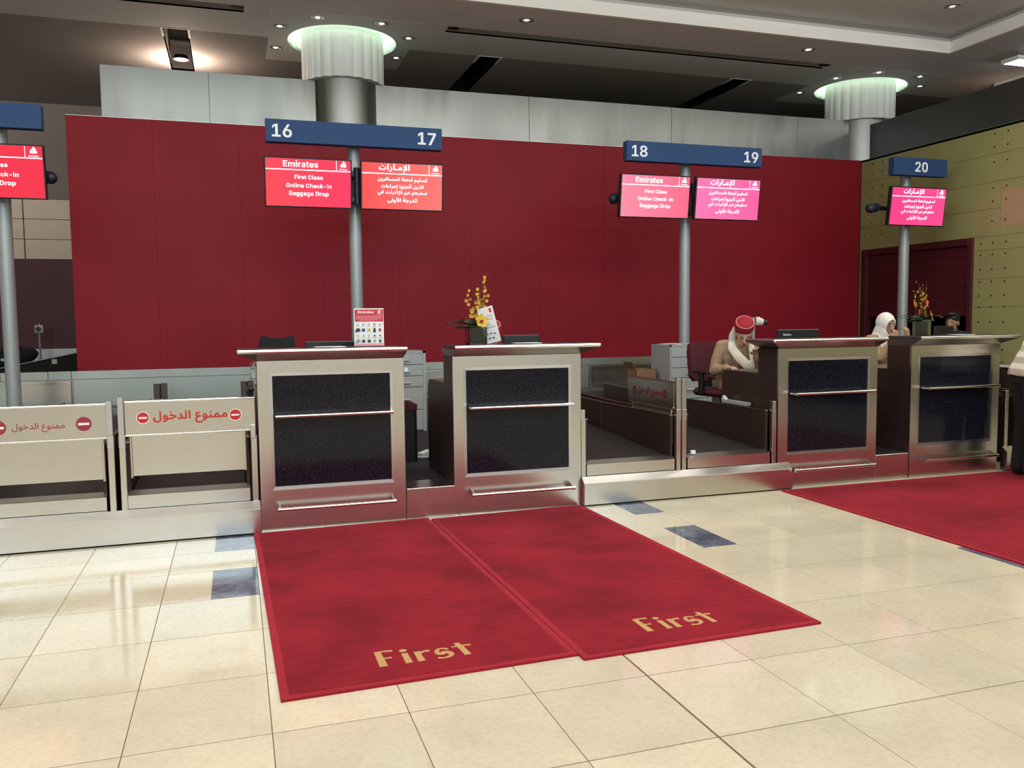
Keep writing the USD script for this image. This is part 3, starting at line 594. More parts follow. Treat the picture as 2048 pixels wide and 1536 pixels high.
for x, lb in ((.63, 'brown steel double post standing behind the bold-lettered closed gate'), (1.53, 'brown steel double post half hidden behind the leftmost counter')):
    t = T('photocell_post', lb, 'post', (x, 6.85, 0))
    P('post', B(-.068, -.004, -.03, .03, .0, .82, .004), 'post_brown', t); P('post', B(.004, .068, -.03, .03, .0, .825, .004), 'post_brown', t); P('back_plate', B(-.06, .06, .03, .036, .05, .81), 'slot_black', t)
    P('crossbar', B(-.07, .07, -.035, .035, .63, .66, .003), 'steel_dark', t); P('sensor_head', [B(-.012, .012, -.036, -.02, .70, .735, .002)], 'black_plastic', t)

# ---- far left background: inclined conveyor, bag, camera post
t = T('inclined_conveyor', 'black inclined conveyor in the background at the far left', 'conveyor', (-2, 11, 0), w=True)
P('side_skirt', front(Polygon([(-5, .3), (-.4, .3), (-.4, 1.12), (-2.3, .74), (-5, .74)]), 11.03, .06), 'slot_black', t)
P('edge_strip', [cyl((-2.3, 10.96, .75), (-.4, 10.96, 1.13), .012, 8), cyl((-5, 10.96, .75), (-2.3, 10.96, .75), .012, 8)], 'steel_dark', t)
P('legs', [B(x-.04, x+.04, 11.0, 11.1, 0, .4) for x in (-4.6, -2.6, -1.2, -.5)], 'black_plastic', t)
P('tag_plate', B(-1.17, -1.10, 10.955, 10.965, .89, .96), 'white_panel', t)
P('belt', front(Polygon([(-5, .70), (-2.3, .70), (-.4, 1.08), (-.4, 1.10), (-2.3, .72), (-5, .72)]), 11.6, .55), 'belt', t)
t = T('duffel_bag', 'black duffel bag lying on the inclined conveyor at the far left', 'bag', (-1.75, 11.3, .86))
m = sph((0, 0, .12), .3, 3, (1.25, .55, .48)); v = m.vertices; v += .02*(meshkit.fbm(v*6)-.5)[:, None]; m.apply_transform(rotm(-.2, [0, 1, 0]))
P('body', m, 'black_fabric', t, smooth=True); P('handle', tube([(-.15, -.1, .2), (-.08, -.12, .30), (.08, -.12, .33), (.15, -.1, .26)], .012), 'black_fabric', t)
P('tag', B(-.12, -.05, -.185, -.175, .08, .12), 'white_panel', t)
t = T('camera_stand', 'small white square camera on a thin grey stand against the dark burgundy wall', 'camera', (-1.81, 13.5, 0))
P('pole', cyl((0, 0, 0), (0, 0, 1.36), .018), 'grey_plastic', t); P('base', cyl((0, 0, 0), (0, 0, .03), .15, 24), 'grey_plastic', t)
P('plate', B(-.065, .065, -.03, 0, 1.33, 1.46, .006), 'white_panel', t); P('lens', cyl((-.005, -.07, 1.395), (-.005, -.03, 1.395), .042, 20), 'black_plastic', t); P('antenna', cyl((.01, -.01, 1.46), (.01, -.01, 1.49), .008), 'white_panel', t)

# ================================================================== NUMBER SIGNS WITH SCREENS
SY, PY, TILT = 6.50, 6.78, math.radians(7)
AR_HEAD = arabic('الإمـارات', 900)
AR_LINES = [arabic(s, 900) for s in ('تسليم أمتعة المسافرين', 'الذين أنجزوا إجراءات', 'سفرهم عبر الإنترنت في', 'الدرجة الأولى')]
EN_LINES = [latin(s, 800) for s in ('First Class', 'Online Check-in', 'Baggage Drop')]
def monitor(t, x0, x1, lang, col, col2, k):
    """screen in its own plane, tilted forward about its middle"""
    zc, hh = 2.975, .263; w = x1-x0; xc = (x0+x1)/2
    mt = 'screen_'+k
    mat(mt, {'t': ('texture_coordinate', {}), 's': ('separate_xyz', {}), 'm': ('map_range', dict(from_min=x0-LOC[t][0], from_max=x1-LOC[t][0], to_min=0., to_max=1.)), 'r': ('rgb_ramp', {'ramp': [(0, col), (1, col2)]}), 'e': ('emission', dict(strength=1.0))},
        [('t.object', 's.vector'), ('s.x', 'm.value'), ('m.result', 'r.fac'), ('r.color', 'e.color')], surface='e.emission')
    R = rotm(TILT, [1, 0, 0], (xc, SY-.03, zc))
    def pl(shape, y, d): return R4(front(shape, y, d), R)
    y = SY-.05
    mo = P('monitor', R4(B(x0, x1, y, y+.07, zc-hh, zc+hh, .006), R), 'black_plastic', t)
    P('display', pl(sbox(x0+.014, x1-.014, zc-hh+.014, zc+hh-.014), y+.001, .003), mt, mo)
    zr = zc+hh-.128; xv = x1-.165
    P('rule', [pl(sbox(x0+.014, x1-.014, zr-.006, zr+.006), y-.002, .001), pl(sbox(xv-.003, xv+.003, zr, zc+hh-.016), y-.002, .001)], 'screen_text', mo)
    P('emblem', pl(emblem((xv+x1-.014)/2, zr+.012, .098), y-.002, .001), 'screen_text', mo)
    cx = xc+.0
    if lang == 'en':
        head = fit(W_EMIR, x0+.195, x0+.565, zmid=zr+.062); lines = [fit(s, cx-.19+dx, cx+.19-dx, zmid=z) for s, z, dx in zip(EN_LINES, (zc+.062, zc-.028, zc-.118), (.04, -.05, -.02))]
    else:
        head = fit(AR_HEAD, x0+.20, x0+.545, zmid=zr+.058); lines = [fit(s, cx-.28+d, cx+.28-d, zmid=z) for s, z, d in zip(AR_LINES, (zc+.075, zc+.002, zc-.071, zc-.15), (.0, .04, .0, .11))]
    for q in [head]+lines: P('lettering', pl(q, y-.002, .001), 'screen_text', mo, label='white %s lettering' % ('Latin' if lang == 'en' else 'Arabic'))
def sign(xc, hw, nums, mons, label, cam, px=None):
    t = T('number_sign', label, 'sign', (xc, PY, 0), w=True)
    px = xc if px is None else px
    P('pole', cyl((px, PY, 0), (px, PY, 3.63), .07, 40), 'pole_grey', t, smooth=40)
    bd = P('sign_board', B(xc-hw, xc+hw, SY, SY+.11, 3.405, 3.645, .004), 'sign_blue', t)
    P('board_mount', B(px-.1, px+.1, SY+.11, PY, 3.44, 3.61, .004), 'navy_plastic', t)
    for n, x in nums: P('numeral', front(fit(DIG[n], x-.14, x+.14, zmid=3.524, hmax=.138), SY, .003), 'numeral_white', bd)
    z = 2.975
    P('bracket', [B(px-.075, px+.075, SY+.05, PY+.02, z-.18, z-.12, .004), B(px-.075, px+.075, SY+.05, PY+.02, z+.10, z+.16, .004), cyl((px, SY+.06, z-.2), (px, SY+.06, z+.2), .035, 16)], 'navy_plastic', t)
    for (x0, x1, lang, c1, c2, k) in mons: monitor(t, x0, x1, lang, c1, c2, k)
    if cam is not None:
        cs = 1 if cam < px else -1
        P('rear_camera', [cyl((cam+cs*.12, PY-.12, z), (cam, PY-.14, z-.02), .062, 20), sph((cam, PY-.14, z-.02), .064, 2), cyl((cam+cs*.10, PY-.1, z), (px, PY, z), .03, 12)], 'navy_plastic', t, smooth=40)
sign(2.766, .965, [('16', 1.97), ('17', 3.555)], [(1.772, 2.695, 'en', lin(255, 84, 96), lin(255, 70, 104), 'a'), (2.792, 3.722, 'ar', lin(255, 92, 92), lin(255, 128, 122), 'b')],
     'blue sign on pole numbered 16 and 17 with two lit red screens', None)
sign(7.003, .96, [('18', 6.215), ('19', 7.80)], [(5.932, 6.885, 'en', lin(255, 150, 172), lin(255, 112, 146), 'c'), (6.965, 7.90, 'ar', lin(255, 130, 186), lin(255, 104, 168), 'd')],
     'blue sign on pole numbered 18 and 19 with two pink screens', 5.93)
sign(10.522, .458, [('20', 10.53)], [(9.97, 10.91, 'ar', lin(255, 72, 142), lin(255, 84, 150), 'e')], 'blue sign on pole numbered 20 with one magenta screen', 9.80)
sign(-.75, .42, [], [(-1.26, -.312, 'en', lin(248, 66, 82), lin(252, 62, 84), 'f')], 'blue sign board with one red screen cut off by the left edge', -.30, -.765)

# ================================================================== FLOOR CARPETS
def stroke(pts, ws):
    """a flared stroke of varying width"""
    pts = np.array(pts, float); d = np.gradient(pts, axis=0); d /= np.linalg.norm(d, axis=1)[:, None]; n = np.stack([-d[:, 1], d[:, 0]], 1); w = np.array(ws)[:, None]/2
    return Polygon(np.vstack([pts+n*w, (pts-n*w)[::-1]])).buffer(.004)
def arc(cx, cz, rx, rz, a0, a1, n=16):
    a = np.radians(np.linspace(a0, a1, n)); return np.stack([cx+rx*np.cos(a), cz+rz*np.sin(a)], 1)
def first_word():
    g = [stroke([(.0, 0), (.0, .5), (0, 1.0)], [.19, .165, .15]), stroke([(-.07, .965), (.16, .985), (.36, .955)], [.07, .075, .10]), stroke([(0, .50), (.15, .51), (.27, .50)], [.06, .06, .085]),
         stroke([(.60, 0), (.60, .35), (.60, .66)], [.165, .145, .15]), Point(.60, .86).buffer(.095),
         stroke([(.90, 0), (.90, .35), (.90, .66)], [.165, .145, .15]), stroke([(.92, .44), (1.0, .58), (1.10, .63), (1.20, .60)], [.05, .08, .10, .12]),
         stroke(np.vstack([arc(1.50, .48, .14, .16, 20, 180, 8), arc(1.48, .40, .14, .12, 200, 250, 4), arc(1.50, .20, .16, .17, 80, -60, 9), arc(1.44, .16, .18, .16, -70, -140, 6)]), [.09, .075, .07, .07, .08, .09, .10, .11, .12, .13, .14, .15, .16, .155, .15, .14, .13, .12, .11, .10, .09, .08, .075, .07, .07, .075, .08]),
         stroke([(2.02, 0), (2.0, .3), (1.97, .62), (1.93, .88)], [.16, .15, .15, .11]), stroke([(1.76, .64), (2.0, .66), (2.24, .64)], [.06, .065, .09])]
    return [g[0].union(g[1]).union(g[2]), union_all(g[3:5]), union_all(g[5:7]), g[7], union_all(g[8:10])]
FW = first_word()
def carpet(q, text, label, words=True):
    q = np.array(q, float); c = q.mean(0)
    t = T('carpet', label, 'carpet', (c[0], c[1], 0), w=True)
    poly = Polygon(q); inner = poly.buffer(-.034, join_style=2)
    rs = np.random.RandomState(int(abs(q[0, 0])*100))
    # pile: a fine grid lifted a little unevenly
    m = ext(inner, .012); m.apply_translation([0, 0, .0]); P('pile', m, 'red_carpet', t)
    P('edge_binding', ext(poly.difference(inner).simplify(.001), .011), 'red_carpet_edge', t)
    if text:
        (ax, ay), (bx, by), h = text
        for ch in FW:
          s = affinity.scale(ch, (math.hypot(bx-ax, by-ay))/2.3, h, origin=(0, 0)); s = affinity.rotate(s, math.degrees(math.atan2(by-ay, bx-ax)), origin=(0, 0)); s = affinity.translate(s, ax, ay)
          P('letter', ext(s, .0135), 'gold_pile', t, label='gold letter')
carpet([(1.500, 3.012), (2.745, 3.045), (2.808, .284), (1.542, .243)], ((1.975, .428), (2.40, .435), .165), 'red carpet with gold lettering in front of counter 16, left of two')
carpet([(2.760, 3.008), (3.975, 3.055), (4.062, .255), (2.812, .226)], ((3.232, .416), (3.63, .424), .168), 'red carpet with gold lettering in front of the orchid counter, right of two')
carpet([(5.788, 2.975), (8.62, 3.0), (8.70, -.35), (5.812, -.35)], None, 'plain red carpet at the right edge in front of the rightmost counters')

# ================================================================== THINGS BEHIND THE COUNTERS
def cabinet(x0, x1, y, d, z0, z1, label, sticker):
    t = T('filing_cabinet', label, 'cabinet', ((x0+x1)/2, y, z0), w=True)
    P('body', B(x0, x1, y+.02, y+d, z0, z1, .003), 'cabinet_side', t)
    P('face_frame', [B(x0, x1, y+.006, y+.02, z1-.022, z1), B(x0, x0+.02, y+.006, y+.02, z0, z1), B(x1-.035, x1, y+.006, y+.02, z0, z1)], 'cabinet_grey', t)
    zz = [z1-.024, z1-.152, z1-.278, z1-.404, z1-.66, z0+.012]
    for k in range(5):
        dr_ = P('drawer', B(x0+.022, x1-.037, y, y+.02, zz[k+1]+.003, zz[k]-.003, .003), 'cabinet_grey', t)
        xm = (x0+x1)/2-.01; zh = zz[k]-.078 if k < 3 else zz[k]-.14
        if k < 4: P('handle', [cyl((xm-.06, y-.02, zh), (xm+.06, y-.02, zh), .007, 10), cyl((xm-.055, y-.02, zh), (xm-.055, y+.002, zh), .005, 8), cyl((xm+.055, y-.02, zh), (xm+.055, y+.002, zh), .005, 8)], 'handle_metal', dr_)
        if sticker and k == sticker[0]:
            s0, s1 = sticker[1], sticker[2]
            P('sticker', B(xm-.035, xm+.0, y-.002, y+.001, zz[k]-.075, zz[k]-.035), s0, dr_); P('sticker', B(xm+.0, xm+.04, y-.002, y+.001, zz[k]-.075, zz[k]-.03), s1, dr_)
    return t
cabinet(2.98, 3.455, 6.3, .5, .23, 1.135, 'grey filing cabinet between the two left counters', (1, 'print_teal', 'print_white'))
cabinet(6.42, 7.0, 6.08, .5, .23, 1.150, 'grey filing cabinet left of the seated agent in the red hat', (2, 'print_green', 'print_red'))
for k, (x, y, a, z, lb) in enumerate(((6.58, 6.35, 8, 1.150, 'loose white papers on the left part of the filing cabinet top'), (6.83, 6.32, -5, 1.150, 'thin white paper stack on the right part of the filing cabinet top'))):
    t = T('paper_stack', lb, 'papers', (x, y, z), a)
    for j in range(3): P('sheet', R4(B(-.14, .14, -.1, .1, .004*j, .004*j+.003), rotm(.12*(j-1), [0, 0, 1])), 'paper' if j != 1 else 'print_pink', t)
t = T('cardboard_box', 'open brown cardboard box on the floor left of the grey filing cabinet', 'box', (6.22, 6.45, .23))
P('body', [B(-.14, .14, -.13, -.125, 0, .62), B(-.14, .14, .125, .13, 0, .62), B(-.14, -.135, -.13, .13, 0, .62), B(.135, .14, -.13, .13, 0, .62), B(-.14, .14, -.13, .13, 0, .005)], 'cardboard', t)
P('flap', hull([(-.14, -.13, .62), (-.135, -.13, .62), (-.14, .13, .62), (-.135, .13, .62), (-.19, -.13, .71), (-.185, -.13, .71), (-.19, .13, .71), (-.185, .13, .71)]), 'cardboard', t)
t = T('waste_bin', 'black waste bin with a maroon liner beside the leftmost counter', 'bin', (2.765, 4.45, .23))
P('bin_body', ext(sbox(-.13, .13, -.17, .17).buffer(.03).difference(sbox(-.13, .13, -.17, .17).buffer(.02)), .50), 'black_plastic', t, smooth=40); P('bin_bottom', ext(sbox(-.13, .13, -.17, .17).buffer(.02), .02), 'black_plastic', t)
P('liner', ext(sbox(-.13, .13, -.17, .17).buffer(.036).difference(sbox(-.13, .13, -.17, .17).buffer(.015)), .05).apply_translation([0, 0, .462]), 'maroon_fabric', t)
t = T('power_strip', 'white power strip with loose cables on the dark platform between the left counters', 'power strip', (3.05, 4.56, .23))
P('strip', R4(B(-.11, .11, -.03, .03, 0, .045, .006), rotm(1.0, [0, 0, 1])), 'white_plaster', t); P('plug', B(-.07, -.02, -.09, -.05, 0, .05, .006), 'white_plaster', t)
P('cable', tube([(-.1, -.12, .01), (-.02, -.16, .012), (.06, -.1, .03), (.1, -.02, .06), (.05, .08, .03)], .007), 'white_plaster', t)
O('bottle_cap', lathe([(.0, .028), (.02, .028), (.023, .024), (.023, 0), (0, 0)], 20, (5.03, 3.14, .345)), 'print_white', 'small white cap lying on the front plate of the open right belt', 'cap', smooth=30)

# ---- office chairs
def chair(loc, rz, fabric, label, back_h=1.0, bw=.24, dip=.0):
    t = T('office_chair', label, 'chair', loc, rz)
    P('seat', B(-.24, .24, -.24, .22, .42, .50, .035), fabric, t)
    o = Polygon([(-bw*.8, .56), (bw*.8, .56), (bw, .62), (bw, back_h-.10), (bw*.93, back_h-.02), (bw*.80, back_h), (bw*.4, back_h-dip*.8), (0, back_h-dip), (-bw*.4, back_h-dip*.8), (-bw*.80, back_h), (-bw*.93, back_h-.02), (-bw, back_h-.10), (-bw, .62)]).buffer(-.02).buffer(.02)
    m = front(o, .26, .06); m.apply_transform(rotm(-.12, [1, 0, 0], (0, .26, .56)))
    P('backrest', m, fabric, t); P('back_bar', [B(-.04, .04, .2, .29, .40, .62, .01)], 'black_plastic', t)
    P('gas_stem', cyl((0, 0, .08), (0, 0, .42), .028), 'handle_metal', t)
    for k in range(5):
        a = 2*math.pi*k/5; P('base_leg', R4(hull([(0, -.03, .07), (0, .03, .07), (0, -.03, .12), (0, .03, .12), (.27, -.015, .06), (.27, .015, .06), (.27, 0, .085)]), rotm(a, [0, 0, 1])), 'black_plastic', t)
        P('caster', R4(cyl((.27, -.02, .03), (.27, .02, .03), .03, 14), rotm(a, [0, 0, 1])), 'black_plastic', t)
    for s in (-1, 1): P('armrest', [B(s*.27-.025, s*.27+.025, -.12, .14, .66, .69, .008), B(s*.27-.02, s*.27+.02, -.02, .04, .44, .66, .006)], 'black_plastic', t)
    return t
chair((1.80, 4.62, .23), 4, 'black_fabric', 'empty black office chair behind the leftmost counter', 1.125, .16, .028)
chair((6.34, 4.80, .23), 8, 'maroon_fabric', 'maroon office chair under the agent in the red hat at the laptop counter', .98)
chair((3.70, 4.78, .23), 0, 'maroon_fabric', 'maroon office chair of the agent hidden behind the orchid counter', .85)
chair((8.30, 4.72, .23), 14, 'maroon_fabric', 'maroon office chair of the agent in the white hijab', .80)
chair((10.53, 5.88, .23), -66, 'black_fabric', 'black office chair of the dark-haired man near the shutter', .80)

# ---- screens and small things on the counters
TOPZ = 1.2906
def laptop(x0, x1, y, z1, label, logo=False, z0=None):
    z0 = TOPZ-.30 if z0 is None else z0
    t = T('computer_monitor', label, 'monitor', ((x0+x1)/2, y, .983), w=True)
    P('housing', B(x0, x1, y, y+.035, z1-.34, z1, .008), 'black_plastic', t); P('stand', [B((x0+x1)/2-.05, (x0+x1)/2+.05, y+.04, y+.07, .983, z1-.12), B((x0+x1)/2-.12, (x0+x1)/2+.12, y-.05, y+.12, .983, .998, .004)], 'black_plastic', t)
    if logo: P('logo', front(fit(latin('lenovo', 700), x0+.055, x0+.055+.085, zmid=z1-.048), y, .001), 'print_white', t)
laptop(1.93, 2.40, 3.62, 1.327, 'black monitor behind the leftmost counter, only its top edge showing')
laptop(3.51, 3.83, 3.56, 1.353, 'black monitor back right of the slanted placard')
laptop(6.15, 6.60, 3.56, 1.363, 'black monitor back with a small pale logo on the laptop counter', True)
laptop(9.66, 9.96, 5.3, 1.345, 'black monitor in front of the dark-haired man')
def papers(x, y, a, label, n=2):
    t = T('paper_sheet', label, 'paper', (x, y, TOPZ), a)
    for j in range(n): P('sheet', R4(B(-.105, .105, -.075, .075, .0025*j, .0025*j+.002), rotm(.1*j, [0, 0, 1])), 'paper', t)
papers(2.08, 3.28, 4, 'white sheets lying on the leftmost counter'); papers(3.62, 3.29, -3, 'white sheets lying on the orchid counter right of the placard'); papers(8.0, 3.29, 2, 'white sheets lying on the rightmost counter')

# placard with prohibited goods on the leftmost counter
t = T('goods_placard', 'upright red and white placard with pictures of goods on the leftmost counter', 'placard', (2.37, 3.25, TOPZ), w=True)
px0, px1, pz0, pz1, py = 2.258, 2.478, TOPZ+.006, 1.573, 3.25
P('board', B(px0, px1, py, py+.008, pz0, pz1), 'print_white', t); P('stand', [B(px0, px1, py-.03, py+.06, TOPZ, TOPZ+.006), B(px0, px1, py+.008, py+.012, TOPZ, 1.45)], 'acrylic', t)
pr = P('red_header', front(sbox(px0+.006, px1-.004, 1.475, 1.564), py, .0008), 'print_red', t)
P('title', front(union_all([fit(W_EMIR, px0+.03, px0+.148, zmid=1.546), emblem(px1-.032, 1.527, .036)]), py-.0008, .0006), 'print_white', pr, label='white Latin lettering')
P('text_lines', [front(sbox(px0+.016+.004*(k == 3)*6, px1-.014-.004*(k == 3)*8, 1.513-.0095*k, 1.517-.0095*k), py-.0008, .0006) for k in range(4)], 'print_pink', pr)
P('footer', front(sbox(px0+.006, px1-.004, 1.296, 1.313), py, .0008), 'print_pink', t)
cols = ['print_grey', 'print_grey', 'print_grey', 'print_red', 'print_grey', 'print_dark', 'print_blue', 'print_yellow', 'print_dark', 'sign_maroon', 'print_grey', 'print_grey', 'print_yellow', 'print_dark', 'print_red', 'print_grey', 'print_dark', 'print_dark', 'print_grey', 'print_dark']
zr = (1.455, 1.412, 1.370, 1.330)
for k, mt in enumerate(cols):
    r_, c_ = divmod(k, 5); x = px0+.027+.041*c_; z = zr[r_]
    if r_ in (0, 2): s = Polygon([(x-.009, z), (x, z+.008), (x+.009, z), (x, z-.008)])
    elif c_ in (1, 2): s = sbox(x-.012, x+.012, z-.011, z+.011)
    elif c_ == 0: s = stroke([(x-.015, z-.009), (x, z-.004), (x+.015, z-.003)], [.008, .009, .008]).union(stroke([(x-.01, z+.004), (x, z+.011), (x+.012, z+.006)], [.003, .003, .003]))
    elif c_ == 3 and r_ == 1: s = stroke([(x, z-.014), (x, z), (x, z+.015)], [.013, .010, .003])
    else: s = Point(x, z+.003).buffer(.009).union(sbox(x-.008, x+.006, z-.012, z))
    P('picture', front(s, py, .0007), mt, t)
    if r_ in (0, 2): P('caption', front(sbox(x-.013, x+.013, z-.016, z-.0125), py, .0006), 'print_grey', t)
# slanted white placard on the orchid counter
t = T('notice_holder', 'tall slanted white notice in a clear holder on the orchid counter', 'placard', (3.33, 3.24, TOPZ))
Rn = trimesh.transformations.concatenate_matrices(rotm(math.radians(-18), [0, 0, 1]), rotm(math.radians(-14), [0, 1, 0], (0, 0, 0)), rotm(math.radians(8), [1, 0, 0]))
def np_(m): m = R4(m, Rn); m.apply_translation([0, 0, .012]); return m
P('holder', [np_(B(-.064, .064, .004, .008, 0, .285)), B(-.07, .08, -.03, .07, 0, .006)], 'acrylic', t); nb = P('notice', np_(B(-.062, .062, 0, .004, .0, .283)), 'print_white', t)
P('red_mark', np_(front(sbox(.028, .045, .235, .268), 0, .0008)), 'print_red', nb)
P('text_lines', [np_(front(sbox(a, b, z, z+.0035), 0, .0007)) for a, b, z in ((-.005, .045, .213), (-.015, .045, .203), (-.035, .045, .188), (-.04, .045, .181), (-.045, .01, .150), (-.035, .02, .140), (-.04, .045, .124), (-.045, .045, .117))], 'print_grey', nb)
P('pictures', [np_(front(Point(x, z).buffer(.009).difference(Point(x, z-.004).buffer(.005)), 0, .0007)) for x, z in ((-.03, .07), (.0, .072), (.03, .065), (-.02, .035), (.01, .034))], 'print_dark', nb)
# clear brochure dispenser hanging on the leftmost counter's left side
t = T('brochure_holder', 'clear plastic brochure holder on the left side of the leftmost counter', 'holder', (1.535, 3.16, 1.08), w=True)
P('case', [B(1.512, 1.516, 3.11, 3.25, 1.085, 1.20), B(1.516, 1.552, 3.11, 3.114, 1.085, 1.18), B(1.516, 1.552, 3.246, 3.25, 1.085, 1.2), B(1.512, 1.552, 3.11, 3.25, 1.08, 1.085)], 'acrylic', t)
P('slip', R4(B(1.522, 1.546, 3.13, 3.235, 1.086, 1.15), rotm(.0, [0, 0, 1])), 'paper', t)
P('slip', hull([(1.52, 3.14, 1.16), (1.53, 3.14, 1.16), (1.52, 3.23, 1.16), (1.53, 3.23, 1.16), (1.548, 3.14, 1.203), (1.552, 3.14, 1.2), (1.548, 3.23, 1.203), (1.552, 3.23, 1.2)]), 'paper', t)

# ---- orchid arrangements
def petals(n, r, w, cup=.3, jit=0):
    out = []
    for k in range(n):
        a = 2*math.pi*k/n+jit
        u = np.linspace(0, 1, 6); half = w*np.sin(np.pi*np.clip(u*.92+.06, 0, 1))
        L = np.stack([r*u, half, cup*r*u**2], 1); Rr = np.stack([r*u, -half, cup*r*u**2], 1); C = np.stack([r*u, 0*u, cup*r*u**2-.15*w], 1)
        v = np.vstack([L, C, Rr]); f = []
        for i in range(5): f += [(i, i+1, 6+i), (i+1, 7+i, 6+i), (6+i, 7+i, 12+i), (7+i, 13+i, 12+i)]
        m = trimesh.Trimesh(v, f, process=False); m.apply_transform(rotm(a, [0, 0, 1])); out.append(m)
    m = trimesh.util.concatenate(out)
    back = m.copy(); back.invert(); back.apply_translation([0, 0, -.0006]); return trimesh.util.concatenate([m, back])
def aim(m, d, loc, roll=0.):
    m = m.copy(); m.apply_transform(rotm(roll, [0, 0, 1])); m.apply_transform(trimesh.geometry.align_vectors([0, 0, 1], np.array(d, float)/np.linalg.norm(d))); m.apply_translation(loc); return m
def arrangement(loc, seed, vlabel, flabel, red, rz):
    r = random.Random(seed)
    v = T('glass_vase', vlabel, 'vase', loc, rz)
    h, s = .135, .070
    P('glass_wall', [B(-s, s, -s, -s+.006, .0, h), B(-s, s, s-.006, s, 0, h), B(-s, -s+.006, -s+.006, s-.006, 0, h), B(s-.006, s, -s+.006, s-.006, 0, h), B(-s, s, -s, s, 0, .01)], 'vase_glass', v)
    f = T('flower_arrangement', flabel, 'flowers', (loc[0], loc[1], loc[2]+.0102), rz)
    P('wrapped_stems', B(-s+.020, s-.020, -s+.020, s-.020, .0, h-.018, .006), 'vase_water', f, label='dark wet leaves lining the glass')
    for k in range(16):                                            # fern fronds, mostly to the left
        a = math.pi+r.uniform(-1.25, 1.25); L = r.uniform(.15, .25); up = r.uniform(.0, .07)
        sp = [np.array([0, 0, h-.02])+u*L*np.array([math.cos(a), math.sin(a)*.7, 0])+np.array([0, 0, up*math.sin(u*2.2)]) for u in np.linspace(0, 1, 7)]
        leaf = [tube(sp, .0016, 5)]
        for i in range(1, 7):
            d = sp[i]-sp[i-1]; d /= np.linalg.norm(d); nrm = np.cross(d, [0, 0, 1]); nrm /= np.linalg.norm(nrm)
            for sg_ in (-1, 1):
                w = .062*(1-.09*i); tip = sp[i]+nrm*sg_*w+d*w*.7; q = np.array([sp[i]-d*.008, tip, sp[i]+d*.010, sp[i]+nrm*sg_*w*.5+[0, 0, .004]])
                leaf.append(hull(q))
        P('fern_frond', leaf, 'leaf_green', f)
    for k in range(5):                                             # tall sprays
        top = np.array([r.uniform(-.05, .07), r.uniform(-.05, .05), r.uniform(.36, .50)]); base = np.array([r.uniform(-.02, .02), r.uniform(-.02, .02), .06])
        bend = np.array([r.uniform(-.04, .04), r.uniform(-.03, .03), 0])
        sp = [base+(top-base)*u+bend*math.sin(math.pi*u) for u in np.linspace(0, 1, 12)]
        P('spray_stem', tube(sp, .0018, 5), 'stem_brown', f)
        for i in range(5, 12):
            p = sp[i]+np.array([r.uniform(-.03, .03), r.uniform(-.03, .03), r.uniform(-.01, .02)])
            P('spray_blossom', aim(petals(5, r.uniform(.014, .022)*(1.15-.05*i+.1), .008, .4), (r.uniform(-.6, .6), -1, r.uniform(-.3, .5)), p, r.uniform(0, 6)), r.choice(['petal_yellow', 'petal_gold', 'petal_yellow']), f)
    for k in range(7):                                             # thin curly twigs
        a = r.uniform(-1.2, 1.2); L = r.uniform(.30, .48); sp = [np.array([0.12*a*u+.02*math.sin(5*u+k), .02*math.cos(4*u+k), .06+L*u]) for u in np.linspace(0, 1, 12)]
        P('twig', tube(sp, .0011, 4), 'stem_brown', f)
    bl = P('orchid_bloom', aim(petals(5, .055, .027, .18, .3), (.05, -1, .25), (.025, -s-.005, h+.035)), 'petal_yellow', f, label='large open yellow orchid bloom')
    P('lip', [sph((.025, -s-.014, h+.036), .010, 1, (1, .7, 1)), aim(petals(3, .018, .008, .4, .2), (.05, -1, .0), (.025, -s-.012, h+.03))], 'petal_heart', bl)
    P('orchid_bloom', aim(petals(5, .036, .017, .25), (.5, -.8, .4), (.05, -.02, h+.045)), 'petal_gold', f)
    if red:
        P('anthurium', [aim(petals(1, .055, .028, .25), (-.35, -1, .3), (-.03, -.05, .285), 2.2), aim(petals(1, .05, .026, .2), (-.2, -1, .5), (-.02, -.05, .28), .2)], 'anthurium_red', f, label='glossy red anthurium')
        P('anthurium_stem', tube([(0, 0, .08), (-.02, -.03, .2), (-.025, -.045, .28)], .002, 5), 'stem_green', f)
arrangement((3.19, 3.25, TOPZ), 5, 'square clear glass vase left of the slanted white notice', 'yellow orchid arrangement with dark ferns on the orchid counter', False, 0)
arrangement((7.53, 3.29, TOPZ), 11, 'square clear glass vase on the rightmost counter', 'yellow orchid arrangement with a red anthurium on the rightmost counter', True, 38)

# ---- small dome camera on a stalk
t = T('desk_camera', 'white dome camera with black lens on a grey stalk beside the red hat', 'camera', (6.86, 5.0, 0), w=True)
P('stalk', [cyl((6.855, 5.0, .23), (6.855, 5.0, 1.475), .017, 12), cyl((6.855, 5.0, .23), (6.855, 5.0, .25), .08, 20)], 'grey_plastic', t)
P('dome', [cyl((6.885, 5.0, 1.43), (6.925, 4.98, 1.43), .050, 22), sph((6.93, 4.98, 1.425), .044, 2)], 'white_panel', t, smooth=40); P('lens', [cyl((6.945, 4.97, 1.423), (6.992, 4.94, 1.42), .027, 18)], 'black_plastic', t)
P('cable', tube([(6.855, 5.0, 1.465), (6.84, 4.99, 1.51), (6.89, 4.99, 1.545), (6.945, 4.99, 1.52), (6.95, 4.99, 1.47)], .004, 6), 'maroon_fabric', t)
